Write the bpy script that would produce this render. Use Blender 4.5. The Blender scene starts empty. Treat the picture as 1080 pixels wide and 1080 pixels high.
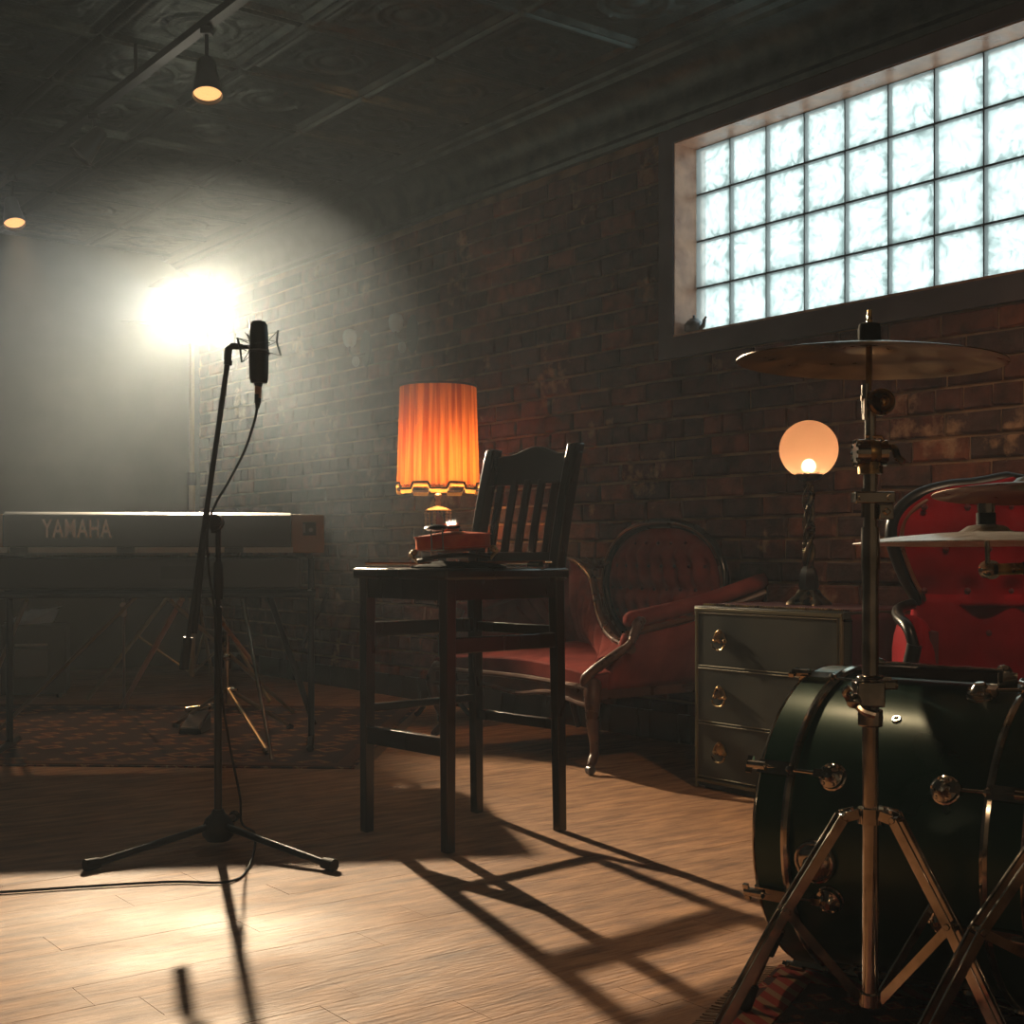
import bpy, bmesh, math, random
from mathutils import Vector, Matrix, Euler
R = random.Random(7)
sc = bpy.context.scene
COL = sc.collection
PI = math.pi

# ------------------------------------------------------------ camera
cam_d = bpy.data.cameras.new('camera'); cam = bpy.data.objects.new('camera', cam_d); COL.objects.link(cam)
cam.location = (0, 0, .8); cam.rotation_euler = (PI/2, 0, 0)
cam_d.sensor_width = 36; cam_d.lens = 1400/1080*36; cam_d.shift_y = 43/1080
cam_d.clip_start = .05; cam_d.clip_end = 100
sc.camera = cam
# ------------------------------------------------------------ view and world
sc.view_settings.view_transform = 'Standard'; sc.view_settings.look = 'None'
sc.view_settings.exposure = 0; sc.view_settings.gamma = 1
sc.view_settings.use_curve_mapping = False
cy = sc.cycles
cy.max_bounces = 8; cy.diffuse_bounces = 3; cy.glossy_bounces = 3; cy.transmission_bounces = 6
cy.volume_bounces = 0; cy.transparent_max_bounces = 12
cy.caustics_reflective = False; cy.caustics_refractive = False
cy.sample_clamp_indirect = 3
cy.use_denoising = True
w = bpy.data.worlds.new('overcast'); sc.world = w; w.use_nodes = True
wn = w.node_tree.nodes; bg = wn['Background']
bg.inputs[0].default_value = (.88, .98, 1.0, 1); bg.inputs[1].default_value = 2.9

HAZE_DENSITY = .006; CLOUD_DENSITY = .04
KEY_POS = Vector((-1.76, 7.2, 2.147)); KEY_W = 2450
KEY_AIM = Vector((.40, -1, -.38)); KEY_CONE = 54; KEY_BLEND = .35
SPILL_AIM = Vector((-.5, -.85, -.25)); SPILL_W = 230

# wall frame: s runs along the window wall into the room, n towards that wall
def W(s, n, h=0): return Vector((.8*n - .6*s, .6*n + .8*s, h))
WROT = math.atan2(-.8, .6)       # local x = -s, local y = n
def PX(x, y, Z): return Vector(((x-540)*Z/1400, Z, .8+(583-y)*Z/1400))
NW = 3.93; NG = 4.058; HC = 2.87; SB = 9.0

def light(name, kind, loc, energy, color, **k):
    d = bpy.data.lights.new(name, kind); d.energy = energy; d.color = color
    for a, v in k.items(): setattr(d, a, v)
    o = bpy.data.objects.new(name, d); COL.objects.link(o); o.location = loc
    return o
def aim(o, d): o.rotation_euler = Vector(d).to_track_quat('-Z', 'Y').to_euler()

# daylight portal at the window opening (guides sky sampling only)
port = light('window_portal', 'AREA', W(3.094, 4.125, 2.13), 1, (1, 1, 1), shape='RECTANGLE', size=2.0, size_y=.82)
port.data.cycles.is_portal = True
port.rotation_euler = Vector((-.8, -.6, 0)).to_track_quat('-Z', 'Z').to_euler()

# ------------------------------------------------------------ materials
def srgb(c): return tuple(((v/255)/12.92 if v/255 <= .04045 else ((v/255+.055)/1.055)**2.4) for v in c)+(1,)
def mat(name, color=(.5,.5,.5), rough=.5, metal=0, **k):
    m = bpy.data.materials.new(name); m.use_nodes = True
    b = m.node_tree.nodes['Principled BSDF']
    b.inputs['Base Color'].default_value = tuple(color)[:3]+(1,)
    b.inputs['Roughness'].default_value = rough; b.inputs['Metallic'].default_value = metal
    for kk, v in k.items(): b.inputs[kk.replace('_', ' ')].default_value = v
    return m
def nd(m, t, **k):
    n = m.node_tree.nodes.new(t)
    for a, v in k.items(): setattr(n, a, v)
    return n
def lk(m, a, b): m.node_tree.links.new(a, b)
def bsdf(m): return m.node_tree.nodes['Principled BSDF']
def noisy(m, c1, c2, scale=8, detail=5, stretch=(1,1,1), bump=0, bscale=None, lo=.35, hi=.65, rlo=None, rhi=None, bdist=.002):
    tc = nd(m, 'ShaderNodeTexCoord'); mp = nd(m, 'ShaderNodeMapping'); mp.inputs['Scale'].default_value = stretch
    lk(m, tc.outputs['Object'], mp.inputs['Vector'])
    n = nd(m, 'ShaderNodeTexNoise'); n.inputs['Scale'].default_value = scale; n.inputs['Detail'].default_value = detail
    lk(m, mp.outputs[0], n.inputs['Vector'])
    r = nd(m, 'ShaderNodeValToRGB'); r.color_ramp.elements[0].position = lo; r.color_ramp.elements[1].position = hi
    r.color_ramp.elements[0].color = tuple(c1)[:3]+(1,); r.color_ramp.elements[1].color = tuple(c2)[:3]+(1,)
    lk(m, n.outputs[0], r.inputs[0]); lk(m, r.outputs[0], bsdf(m).inputs['Base Color'])
    if rlo is not None:
        q = nd(m, 'ShaderNodeMapRange'); q.inputs[1].default_value = .3; q.inputs[2].default_value = .7
        q.inputs[3].default_value = rlo; q.inputs[4].default_value = rhi
        lk(m, n.outputs[0], q.inputs[0]); lk(m, q.outputs[0], bsdf(m).inputs['Roughness'])
    if bump:
        n2 = nd(m, 'ShaderNodeTexNoise'); n2.inputs['Scale'].default_value = bscale or scale*4; n2.inputs['Detail'].default_value = 4
        lk(m, mp.outputs[0], n2.inputs['Vector'])
        bp = nd(m, 'ShaderNodeBump'); bp.inputs['Strength'].default_value = bump; bp.inputs['Distance'].default_value = bdist
        lk(m, n2.outputs[0], bp.inputs['Height']); lk(m, bp.outputs[0], bsdf(m).inputs['Normal'])
    return r
def emis(name, color, s):
    m = mat(name, (0,0,0), .5); b = bsdf(m)
    b.inputs['Emission Color'].default_value = tuple(color)+(1,); b.inputs['Emission Strength'].default_value = s
    return m

M = {}
M['chrome'] = mat('chrome', (.78, .73, .66), .13, 1)
noisy(M['chrome'], (.36,.31,.24), (.7,.64,.57), 22, 4, lo=.3, hi=.7, rlo=.06, rhi=.2)
M['brass'] = mat('aged_brass', (.5, .36, .16), .28, 1)
noisy(M['brass'], (.2,.13,.06), (.6,.42,.18), 30, 4, rlo=.2, rhi=.45)
M['black_metal'] = mat('black_metal', (.02, .02, .022), .33, .3)
M['black_plastic'] = mat('black_plastic', (.015, .015, .016), .45)
M['rubber'] = mat('rubber', (.012, .012, .012), .7)
M['black_wood'] = mat('dark_lacquered_wood', (.014, .009, .007), .24, Coat_Weight=.4, Coat_Roughness=.15)
noisy(M['black_wood'], (.008,.005,.004), (.03,.017,.011), 6, 5, (1,1,.15), rlo=.18, rhi=.36)
M['carved_wood'] = mat('carved_wood', (.17, .06, .025), .3)
noisy(M['carved_wood'], (.05,.017,.008), (.13,.045,.018), 12, 5, rlo=.22, rhi=.45)
M['ebony'] = mat('ebony', (.008,.007,.007), .3, Specular_IOR_Level=.22)
M['rose_velvet'] = mat('rose_velvet', (.3, .07, .06), .75, Specular_IOR_Level=.02)
noisy(M['rose_velvet'], (.14,.024,.02), (.25,.05,.04), 7, 4, bump=.3, bscale=250)
M['red_velvet'] = mat('crimson_velvet', (.5, .01, .02), .7, Specular_IOR_Level=.02)
noisy(M['red_velvet'], (.12,.0015,.004), (.22,.003,.008), 5, 4, bump=.3, bscale=250)
M['maroon'] = mat('maroon_cloth', (.07, .008, .012), .85)
M['brick'] = mat('brick', (.2,.08,.05), .82)
def brick_mat(m):
    oi = nd(m, 'ShaderNodeObjectInfo'); ge = nd(m, 'ShaderNodeNewGeometry')
    ad = nd(m, 'ShaderNodeMath', operation='ADD'); fr = nd(m, 'ShaderNodeMath', operation='FRACT')
    lk(m, oi.outputs['Random'], ad.inputs[0]); lk(m, ge.outputs['Random Per Island'], ad.inputs[1]); lk(m, ad.outputs[0], fr.inputs[0])
    r = nd(m, 'ShaderNodeValToRGB'); e = r.color_ramp.elements
    e[0].color = (.045,.022,.02,1); e[1].color = (.19,.062,.032,1); e[1].position = 1
    for p, c in ((.3,(.09,.03,.022,1)), (.55,(.06,.034,.032,1)), (.8,(.13,.045,.028,1))):
        x = e.new(p); x.color = c
    lk(m, fr.outputs[0], r.inputs[0])
    n = nd(m, 'ShaderNodeTexNoise'); n.inputs['Scale'].default_value = 14; n.inputs['Detail'].default_value = 6
    lk(m, ge.outputs['Position'], n.inputs['Vector'])
    mx = nd(m, 'ShaderNodeMix', data_type='RGBA', blend_type='MULTIPLY'); mx.inputs[0].default_value = .75
    rr = nd(m, 'ShaderNodeValToRGB'); rr.color_ramp.elements[0].position = .3; rr.color_ramp.elements[0].color = (.3,.28,.28,1)
    rr.color_ramp.elements[1].position = .68; rr.color_ramp.elements[1].color = (1.5,1.4,1.3,1)
    lk(m, n.outputs[0], rr.inputs[0]); lk(m, r.outputs[0], mx.inputs[6]); lk(m, rr.outputs[0], mx.inputs[7])
    # worn plaster patches (wear with a shape of its own)
    n3 = nd(m, 'ShaderNodeTexNoise'); n3.inputs['Scale'].default_value = 3.1; n3.inputs['Detail'].default_value = 8; n3.inputs['Roughness'].default_value = .65
    lk(m, ge.outputs['Position'], n3.inputs['Vector'])
    r3 = nd(m, 'ShaderNodeValToRGB'); r3.color_ramp.elements[0].position = .6; r3.color_ramp.elements[1].position = .68
    lk(m, n3.outputs[0], r3.inputs[0])
    m3 = nd(m, 'ShaderNodeMix', data_type='RGBA'); m3.inputs[7].default_value = (.36,.22,.13,1)
    lk(m, r3.outputs[0], m3.inputs[0]); lk(m, mx.outputs[2], m3.inputs[6])
    lk(m, m3.outputs[2], bsdf(m).inputs['Base Color'])
    n2 = nd(m, 'ShaderNodeTexNoise'); n2.inputs['Scale'].default_value = 55; n2.inputs['Detail'].default_value = 6
    lk(m, ge.outputs['Position'], n2.inputs['Vector'])
    bp = nd(m, 'ShaderNodeBump'); bp.inputs['Strength'].default_value = .8; bp.inputs['Distance'].default_value = .006
    lk(m, n2.outputs[0], bp.inputs['Height']); lk(m, bp.outputs[0], bsdf(m).inputs['Normal'])
brick_mat(M['brick'])
M['mortar'] = mat('mortar', (.2,.15,.1), .95)
noisy(M['mortar'], (.1,.064,.042), (.35,.215,.125), 5, 6, bump=.8, bscale=60, bdist=.006)
M['plaster'] = mat('dark_painted_plaster', (.1,.09,.1), .8)
noisy(M['plaster'], (.085,.078,.1), (.13,.12,.15), 4, 5, bump=.4, bscale=30)
M['reveal'] = mat('salmon_painted_reveal', (.6,.3,.19), .35)
noisy(M['reveal'], (.42,.19,.12), (.7,.38,.25), 12, 5, rlo=.25, rhi=.5)
M['back_plaster'] = mat('back_wall_paint', (.06,.055,.05), .8)
noisy(M['back_plaster'], (.05,.045,.04), (.085,.075,.065), 3, 6, bump=.5, bscale=20)
M['tin'] = mat('pressed_tin', (.05,.065,.06), .42, .75)
noisy(M['tin'], (.028,.042,.04), (.08,.1,.095), 9, 5, bump=.5, bscale=70, rlo=.3, rhi=.5, bdist=.004)
M['plank'] = mat('worn_floor_board', (.3,.17,.1), .4)
def plank_mat(m):
    oi = nd(m, 'ShaderNodeObjectInfo'); ge = nd(m, 'ShaderNodeNewGeometry')
    ad = nd(m, 'ShaderNodeMath', operation='ADD'); fr = nd(m, 'ShaderNodeMath', operation='FRACT')
    lk(m, oi.outputs['Random'], ad.inputs[0]); lk(m, ge.outputs['Random Per Island'], ad.inputs[1]); lk(m, ad.outputs[0], fr.inputs[0])
    mp = nd(m, 'ShaderNodeMapping'); mp.inputs['Rotation'].default_value = (0,0,-math.atan2(.6,.8)); mp.inputs['Scale'].default_value = (1,5,1)
    mp.vector_type = 'POINT'
    rot = nd(m, 'ShaderNodeVectorRotate', rotation_type='Z_AXIS'); rot.inputs['Angle'].default_value = -math.atan2(.6,.8)
    lk(m, ge.outputs['Position'], rot.inputs['Vector'])
    mp.inputs['Rotation'].default_value = (0,0,0); lk(m, rot.outputs[0], mp.inputs['Vector'])
    n = nd(m, 'ShaderNodeTexNoise'); n.inputs['Scale'].default_value = 5; n.inputs['Detail'].default_value = 8; n.inputs['Roughness'].default_value = .65
    lk(m, mp.outputs[0], n.inputs['Vector'])
    r = nd(m, 'ShaderNodeValToRGB'); e = r.color_ramp.elements
    e[0].position = .3; e[0].color = (.14,.06,.028,1); e[1].position = .68; e[1].color = (.5,.26,.125,1)
    lk(m, n.outputs[0], r.inputs[0])
    hs = nd(m, 'ShaderNodeHueSaturation'); mr = nd(m, 'ShaderNodeMapRange'); mr.inputs[3].default_value = .92; mr.inputs[4].default_value = 1.06
    lk(m, fr.outputs[0], mr.inputs[0]); lk(m, mr.outputs[0], hs.inputs['Value']); lk(m, r.outputs[0], hs.inputs['Color'])
    lk(m, hs.outputs[0], bsdf(m).inputs['Base Color'])
    n2 = nd(m, 'ShaderNodeTexNoise'); n2.inputs['Scale'].default_value = 1.6; n2.inputs['Detail'].default_value = 7
    lk(m, ge.outputs['Position'], n2.inputs['Vector'])
    q = nd(m, 'ShaderNodeMapRange'); q.inputs[1].default_value = .35; q.inputs[2].default_value = .65; q.inputs[3].default_value = .55; q.inputs[4].default_value = .75
    bsdf(m).inputs['Specular IOR Level'].default_value = .35
    lk(m, n2.outputs[0], q.inputs[0]); lk(m, q.outputs[0], bsdf(m).inputs['Roughness'])
    mp2 = nd(m, 'ShaderNodeMapping'); mp2.inputs['Scale'].default_value = (1,7,1); lk(m, rot.outputs[0], mp2.inputs['Vector'])
    n4 = nd(m, 'ShaderNodeTexNoise'); n4.inputs['Scale'].default_value = 16; n4.inputs['Detail'].default_value = 6
    lk(m, mp2.outputs[0], n4.inputs['Vector'])
    bp = nd(m, 'ShaderNodeBump'); bp.inputs['Strength'].default_value = .8; bp.inputs['Distance'].default_value = .004
    lk(m, n4.outputs[0], bp.inputs['Height']); lk(m, bp.outputs[0], bsdf(m).inputs['Normal'])
plank_mat(M['plank'])
M['subfloor'] = mat('joint_dirt', (.02,.014,.01), .9)
M['drum_green'] = mat('satin_green_lacquer', (.006,.05,.036), .3, .35, Coat_Weight=.3, Coat_Roughness=.25)
noisy(M['drum_green'], (.003,.04,.03), (.01,.068,.05), 3, 5, rlo=.26, rhi=.4)
M['drumhead'] = mat('drumhead', (.03,.03,.03), .4)
M['cymbal'] = mat('bronze_cymbal', (.45,.33,.2), .32, 1)
noisy(M['cymbal'], (.12,.08,.045), (.3,.21,.13), 18, 5, rlo=.25, rhi=.42)
M['cymbal_white'] = mat('pale_cymbal', (.8,.78,.75), .35, 1)
noisy(M['cymbal_white'], (.55,.52,.5), (.9,.88,.85), 25, 6, (1,6,1), rlo=.28, rhi=.5)
M['felt'] = mat('felt', (.02,.02,.018), .95)
M['cabinet'] = mat('olive_painted_wood', (.05,.055,.035), .5)
noisy(M['cabinet'], (.016,.017,.01), (.036,.036,.022), 6, 5, rlo=.4, rhi=.6)
M['cab_edge'] = mat('gilt_edge', (.14,.12,.06), .4, .3)
M['gold_text'] = mat('silver_lettering', (.9,.75,.66), .5)
M['kb_black'] = mat('keyboard_case', (.03,.03,.032), .45)
M['kb_strip'] = mat('pale_strip', (.42,.41,.38), .5)
M['kb_wood'] = mat('wooden_cheek', (.32,.15,.07), .4)
M['orange_tube'] = mat('copper_tube', (.75,.4,.22), .3, .7)
M['dull_tube'] = mat('tarnished_tube', (.35,.28,.17), .35, .8)
M['white_key'] = mat('ivory_key', (.7,.68,.62), .35)
M['paper'] = mat('white_paper', (.8,.83,.9), .6)
M['amp'] = mat('amp_covering', (.03,.03,.03), .7)
M['grille'] = mat('grille_cloth', (.12,.12,.12), .8)
M['pewter'] = mat('pewter', (.22,.22,.24), .35, .8)
M['violin'] = mat('violin_varnish', (.42,.04,.012), .4, Coat_Weight=.15, Coat_Roughness=.3)
noisy(M['violin'], (.5,.04,.012), (.8,.16,.03), 10, 4, (1,1,1))
M['silver'] = mat('silver', (.85,.85,.85), .2, 1)
M['horsehair'] = mat('horsehair', (.6,.56,.45), .6)
M['bow_wood'] = mat('bow_stick', (.3,.1,.04), .25)
M['dark_cloth'] = mat('black_cloth', (.015,.014,.014), 1, Specular_IOR_Level=.05)
M['crystal'] = mat('cut_glass', (1,.6,.32), .1, Transmission_Weight=.2, IOR=1.5)
M['socket'] = mat('lamp_brass', (.6,.4,.18), .25, 1)
M['bulb'] = emis('lamp_bulb', (1,.55,.22), 22)
M['globe_bulb'] = emis('globe_bulb', (1,.72,.42), 22)
M['key_lens'] = emis('stage_light_lens', (1,.93,.8), 6)
M['spot_lens'] = emis('spotlight_lens', (1,.46,.16), 1.5)
def translucent(name, color, gl, tr=0, tcol=(1,1,1)):
    m = bpy.data.materials.new(name); m.use_nodes = True; t = m.node_tree; t.nodes.clear()
    out = nd(m, 'ShaderNodeOutputMaterial'); a = nd(m, 'ShaderNodeBsdfTranslucent'); b = nd(m, 'ShaderNodeBsdfDiffuse')
    a.inputs[0].default_value = color+(1,); b.inputs[0].default_value = color+(1,)
    x = nd(m, 'ShaderNodeMixShader'); x.inputs[0].default_value = gl
    lk(m, a.outputs[0], x.inputs[1]); lk(m, b.outputs[0], x.inputs[2]); last = x
    if tr:
        c = nd(m, 'ShaderNodeBsdfTransparent'); c.inputs[0].default_value = tcol+(1,)
        y = nd(m, 'ShaderNodeMixShader'); y.inputs[0].default_value = tr
        lk(m, x.outputs[0], y.inputs[1]); lk(m, c.outputs[0], y.inputs[2]); last = y
    lk(m, last.outputs[0], out.inputs[0])
    return m, a, b
M['shade'], sa, sb = translucent('pleated_silk_shade', (.95,.36,.09), .25)
M['globe'], ga, gb = translucent('frosted_globe', (.98,.6,.4), .2, .3, (1,.85,.62))
def silk(m, nodes):
    tc = nd(m, 'ShaderNodeTexCoord'); mp = nd(m, 'ShaderNodeMapping'); mp.inputs['Scale'].default_value = (30,30,.35); lk(m, tc.outputs['Object'], mp.inputs['Vector'])
    n = nd(m, 'ShaderNodeTexNoise'); n.inputs['Scale'].default_value = 1.6; n.inputs['Detail'].default_value = 3; lk(m, mp.outputs[0], n.inputs['Vector'])
    r = nd(m, 'ShaderNodeValToRGB'); e = r.color_ramp.elements; e[0].position = .38; e[0].color = (.38,.085,.018,1); e[1].position = .6; e[1].color = (.74,.27,.07,1)
    lk(m, n.outputs[0], r.inputs[0])
    for q in nodes: lk(m, r.outputs[0], q.inputs[0])
silk(M['shade'], (sa, sb))
M['shade_trim'] = mat('shade_trim', (.02,.012,.01), .8)
M['shade_gold'], _, _ = translucent('shade_gold_border', (.95,.6,.2), .1, .12)

def glass_mat():
    m = bpy.data.materials.new('wavy_block_glass'); m.use_nodes = True; t = m.node_tree; t.nodes.clear()
    out = nd(m, 'ShaderNodeOutputMaterial'); ge = nd(m, 'ShaderNodeNewGeometry'); tc = nd(m, 'ShaderNodeTexCoord'); oi = nd(m, 'ShaderNodeObjectInfo')
    va = nd(m, 'ShaderNodeVectorMath', operation='MULTIPLY_ADD'); va.inputs[1].default_value = (1,1,1)
    sc_ = nd(m, 'ShaderNodeVectorMath', operation='SCALE'); sc_.inputs[0].default_value = (13,7,29)
    lk(m, oi.outputs['Random'], sc_.inputs['Scale']); lk(m, tc.outputs['Object'], va.inputs[0]); lk(m, sc_.outputs[0], va.inputs[2])
    n = nd(m, 'ShaderNodeTexNoise'); n.inputs['Scale'].default_value = 11; n.inputs['Detail'].default_value = 3; n.inputs['Distortion'].default_value = 2.6
    lk(m, va.outputs[0], n.inputs['Vector'])
    # thicker glass round the block's rim: object-space distance to the edge
    sp = nd(m, 'ShaderNodeSeparateXYZ'); lk(m, tc.outputs['Object'], sp.inputs[0])
    ax = nd(m, 'ShaderNodeMath', operation='ABSOLUTE'); az = nd(m, 'ShaderNodeMath', operation='ABSOLUTE')
    lk(m, sp.outputs[0], ax.inputs[0]); lk(m, sp.outputs[2], az.inputs[0])
    mxx = nd(m, 'ShaderNodeMath', operation='MAXIMUM'); lk(m, ax.outputs[0], mxx.inputs[0]); lk(m, az.outputs[0], mxx.inputs[1])
    rim = nd(m, 'ShaderNodeMapRange'); rim.inputs[1].default_value = .066; rim.inputs[2].default_value = .092; rim.inputs[3].default_value = 0; rim.inputs[4].default_value = .17
    lk(m, mxx.outputs[0], rim.inputs[0])
    sm = nd(m, 'ShaderNodeMath', operation='SUBTRACT'); lk(m, n.outputs[0], sm.inputs[0]); lk(m, rim.outputs[0], sm.inputs[1])
    r = nd(m, 'ShaderNodeValToRGB'); e = r.color_ramp.elements
    e[0].position = .24; e[0].color = (.15,.2,.19,1); e[1].position = .52; e[1].color = (.66,.72,.71,1)
    x = e.new(.36); x.color = (.4,.46,.445,1); x = e.new(.42); x.color = (.53,.57,.56,1)
    lk(m, sm.outputs[0], r.inputs[0])
    tr = nd(m, 'ShaderNodeBsdfTransparent'); lk(m, r.outputs[0], tr.inputs[0])
    gl = nd(m, 'ShaderNodeBsdfGlossy'); gl.inputs['Roughness'].default_value = .08
    bp = nd(m, 'ShaderNodeBump'); bp.inputs['Strength'].default_value = .6; bp.inputs['Distance'].default_value = .004
    lk(m, n.outputs[0], bp.inputs['Height']); lk(m, bp.outputs[0], gl.inputs['Normal'])
    tl = nd(m, 'ShaderNodeBsdfTranslucent'); tl.inputs[0].default_value = (.9,.95,.94,1)
    mt_ = nd(m, 'ShaderNodeMixShader'); mt_.inputs[0].default_value = .3; lk(m, tr.outputs[0], mt_.inputs[1]); lk(m, tl.outputs[0], mt_.inputs[2])
    mx = nd(m, 'ShaderNodeMixShader'); mx.inputs[0].default_value = .05
    lk(m, mt_.outputs[0], mx.inputs[1]); lk(m, gl.outputs[0], mx.inputs[2]); lk(m, mx.outputs[0], out.inputs[0])
    return m
M['glass'] = glass_mat()

# ------------------------------------------------------------ mesh helpers
class MB:
    def __init__(s): s.v = []; s.f = []
    def add(s, vs, fs, mtx=None):
        b = len(s.v)
        s.v += [(mtx @ Vector(p)) if mtx else Vector(p) for p in vs]
        s.f += [tuple(i+b for i in f) for f in fs]; return s
    def box(s, c, d, mtx=None, taper=1):
        x, y, z = d[0]/2, d[1]/2, d[2]/2; c = Vector(c)
        vs = [c+Vector((sx*x*(taper if sz < 0 else 1), sy*y*(taper if sz < 0 else 1), sz*z)) for sz in (-1,1) for sy in (-1,1) for sx in (-1,1)]
        return s.add(vs, [(0,2,3,1),(4,5,7,6),(0,1,5,4),(2,6,7,3),(0,4,6,2),(1,3,7,5)], mtx)
    def bar(s, p0, p1, wx, wy, up=(0,0,1), w1=None):       # rectangular bar between two points
        p0, p1 = Vector(p0), Vector(p1); d = (p1-p0).normalized(); u = Vector(up)
        a = d.cross(u)
        if a.length < 1e-4: a = d.cross(Vector((1,0,0)))
        a.normalize(); b = a.cross(d).normalized(); k = w1 or 1
        vs = [p0+a*sx*wx/2+b*sy*wy/2 for sy in (-1,1) for sx in (-1,1)]+[p1+a*sx*wx/2*k+b*sy*wy/2*k for sy in (-1,1) for sx in (-1,1)]
        return s.add(vs, [(0,2,3,1),(4,5,7,6),(0,1,5,4),(2,6,7,3),(0,4,6,2),(1,3,7,5)])
    def tube(s, pts, r, n=10, caps=True, closed=False, flat=None):
        pts = [Vector(p) for p in pts]; m = len(pts); rs = r if isinstance(r, (list, tuple)) else [r]*m
        rings = []; prev = None
        for i, p in enumerate(pts):
            if closed: t = (pts[(i+1)%m]-pts[i-1]).normalized()
            else: t = (pts[min(i+1,m-1)]-pts[max(i-1,0)]).normalized()
            if prev is None:
                a = t.cross(Vector((0,0,1)))
                if a.length < .05: a = t.cross(Vector((1,0,0)))
            else:
                a = prev - t*prev.dot(t)
                if a.length < 1e-5: a = t.cross(Vector((0,0,1)))
            a.normalize(); prev = a; b = t.cross(a)
            fl = flat or 1
            rings.append([p+(a*math.cos(2*PI*k/n)*fl+b*math.sin(2*PI*k/n))*rs[i] for k in range(n)])
        b0 = len(s.v); s.v += [v for rg in rings for v in rg]
        for i in range(m if closed else m-1):
            j = (i+1)%m
            for k in range(n): s.f.append((b0+i*n+k, b0+i*n+(k+1)%n, b0+j*n+(k+1)%n, b0+j*n+k))
        if caps and not closed:
            s.f.append(tuple(b0+k for k in range(n))[::-1]); s.f.append(tuple(b0+(m-1)*n+k for k in range(n)))
        return s
    def cyl(s, p0, p1, r0, r1=None, n=20): return s.tube([p0, p1], [r0, r1 if r1 is not None else r0], n)
    def lathe(s, prof, n=32, mtx=None, fn=None, closed=False):    # prof [(r,z)]
        vs = []
        for r, z in prof:
            for k in range(n):
                a = 2*PI*k/n; rr, zz = (r, z) if fn is None else fn(r, z, a)
                vs.append((rr*math.cos(a), rr*math.sin(a), zz))
        fs = []; m = len(prof)
        for i in range(m if closed else m-1):
            j = (i+1)%m
            for k in range(n): fs.append((i*n+k, i*n+(k+1)%n, j*n+(k+1)%n, j*n+k))
        return s.add(vs, fs, mtx)
    def ball(s, c, r, n=16, sc=(1,1,1), mtx=None):
        m = n//2; prof = [(max(1e-5, math.sin(PI*i/m))*r, -math.cos(PI*i/m)*r) for i in range(m+1)]
        T = Matrix.Translation(Vector(c)) @ (mtx or Matrix()) @ Matrix.Diagonal((*sc, 1))
        return s.lathe(prof, n, T)
    def grid(s, fn, nu, nv, thick=None):                          # fn(u,v)->point ; thick: offset vector closes it into a solid
        pts = [Vector(fn(i/nu, j/nv)) for j in range(nv+1) for i in range(nu+1)]
        fs = [(j*(nu+1)+i, j*(nu+1)+i+1, (j+1)*(nu+1)+i+1, (j+1)*(nu+1)+i) for j in range(nv) for i in range(nu)]
        s.add(pts, fs)
        if thick is not None:
            t = Vector(thick); back = [p+t for p in pts]; N = len(pts); b0 = len(s.v)-N
            s.v += back
            s.f += [tuple(b0+N+q for q in f)[::-1] for f in fs]
            ring = [i for i in range(nu+1)]+[j*(nu+1)+nu for j in range(1,nv+1)]+[nv*(nu+1)+i for i in range(nu-1,-1,-1)]+[j*(nu+1) for j in range(nv-1,0,-1)]
            for a, b in zip(ring, ring[1:]+ring[:1]): s.f.append((b0+b, b0+a, b0+N+a, b0+N+b))
        return s
    def prism(s, poly, z0, z1, mtx=None):
        n = len(poly); vs = [(x,y,z0) for x,y in poly]+[(x,y,z1) for x,y in poly]
        return s.add(vs, [tuple(range(n))[::-1], tuple(range(n,2*n))]+[(i,(i+1)%n,n+(i+1)%n,n+i) for i in range(n)], mtx)
    def mesh(s, name, m, smooth=True, ang=38):
        me = bpy.data.meshes.new(name); me.from_pydata([tuple(v) for v in s.v], [], s.f)
        bm = bmesh.new(); bm.from_mesh(me); bmesh.ops.recalc_face_normals(bm, faces=bm.faces); bm.to_mesh(me); bm.free()
        me.materials.append(m)
        if smooth:
            me.polygons.foreach_set('use_smooth', [True]*len(me.polygons)); me.set_sharp_from_angle(angle=math.radians(ang))
        return me
    def build(s, name, m, parent=None, world=False, bevel=0, label=None, smooth=True, ang=38, subd=0, kind=None):
        if world and parent:
            inv = root_inv(parent); s.v = [inv @ v for v in s.v]
        o = bpy.data.objects.new(name, s.mesh(name, m, smooth, ang)); COL.objects.link(o)
        if parent: o.parent = parent
        if bevel:
            b = o.modifiers.new('bevel', 'BEVEL'); b.width = bevel; b.segments = 2; b.limit_method = 'ANGLE'; b.angle_limit = .6
        if subd:
            q = o.modifiers.new('sub', 'SUBSURF'); q.levels = q.render_levels = subd
        if label: o['label'] = label
        if kind: o['kind'] = kind
        return o
def root_inv(o):
    while o.parent: o = o.parent
    return (Matrix.Translation(o.location) @ o.rotation_euler.to_matrix().to_4x4()).inverted()
def thing(name, label, cat, loc=(0,0,0), rotz=0, group=None):
    o = bpy.data.objects.new(name, None); COL.objects.link(o); o.empty_display_size = .05
    o.location = loc; o.rotation_euler = (0,0,rotz); o['label'] = label; o['category'] = cat
    if group: o['group'] = group
    return o
def tag(o, label, cat, group=None):
    o['label'] = label; o['category'] = cat
    if group: o['group'] = group
    return o
def kids(o): return [c for c in bpy.data.objects if c.parent == o]
def dup(o, loc=None, rotz=None, label=None):
    def rec(a, par):
        c = a.copy(); COL.objects.link(c)
        if par: c.parent = par
        for k in kids(a): rec(k, c)
        return c
    c = rec(o, None)
    if loc is not None: c.location = loc
    if rotz is not None: c.rotation_euler = (0,0,rotz)
    if label: c['label'] = label
    return c
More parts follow.
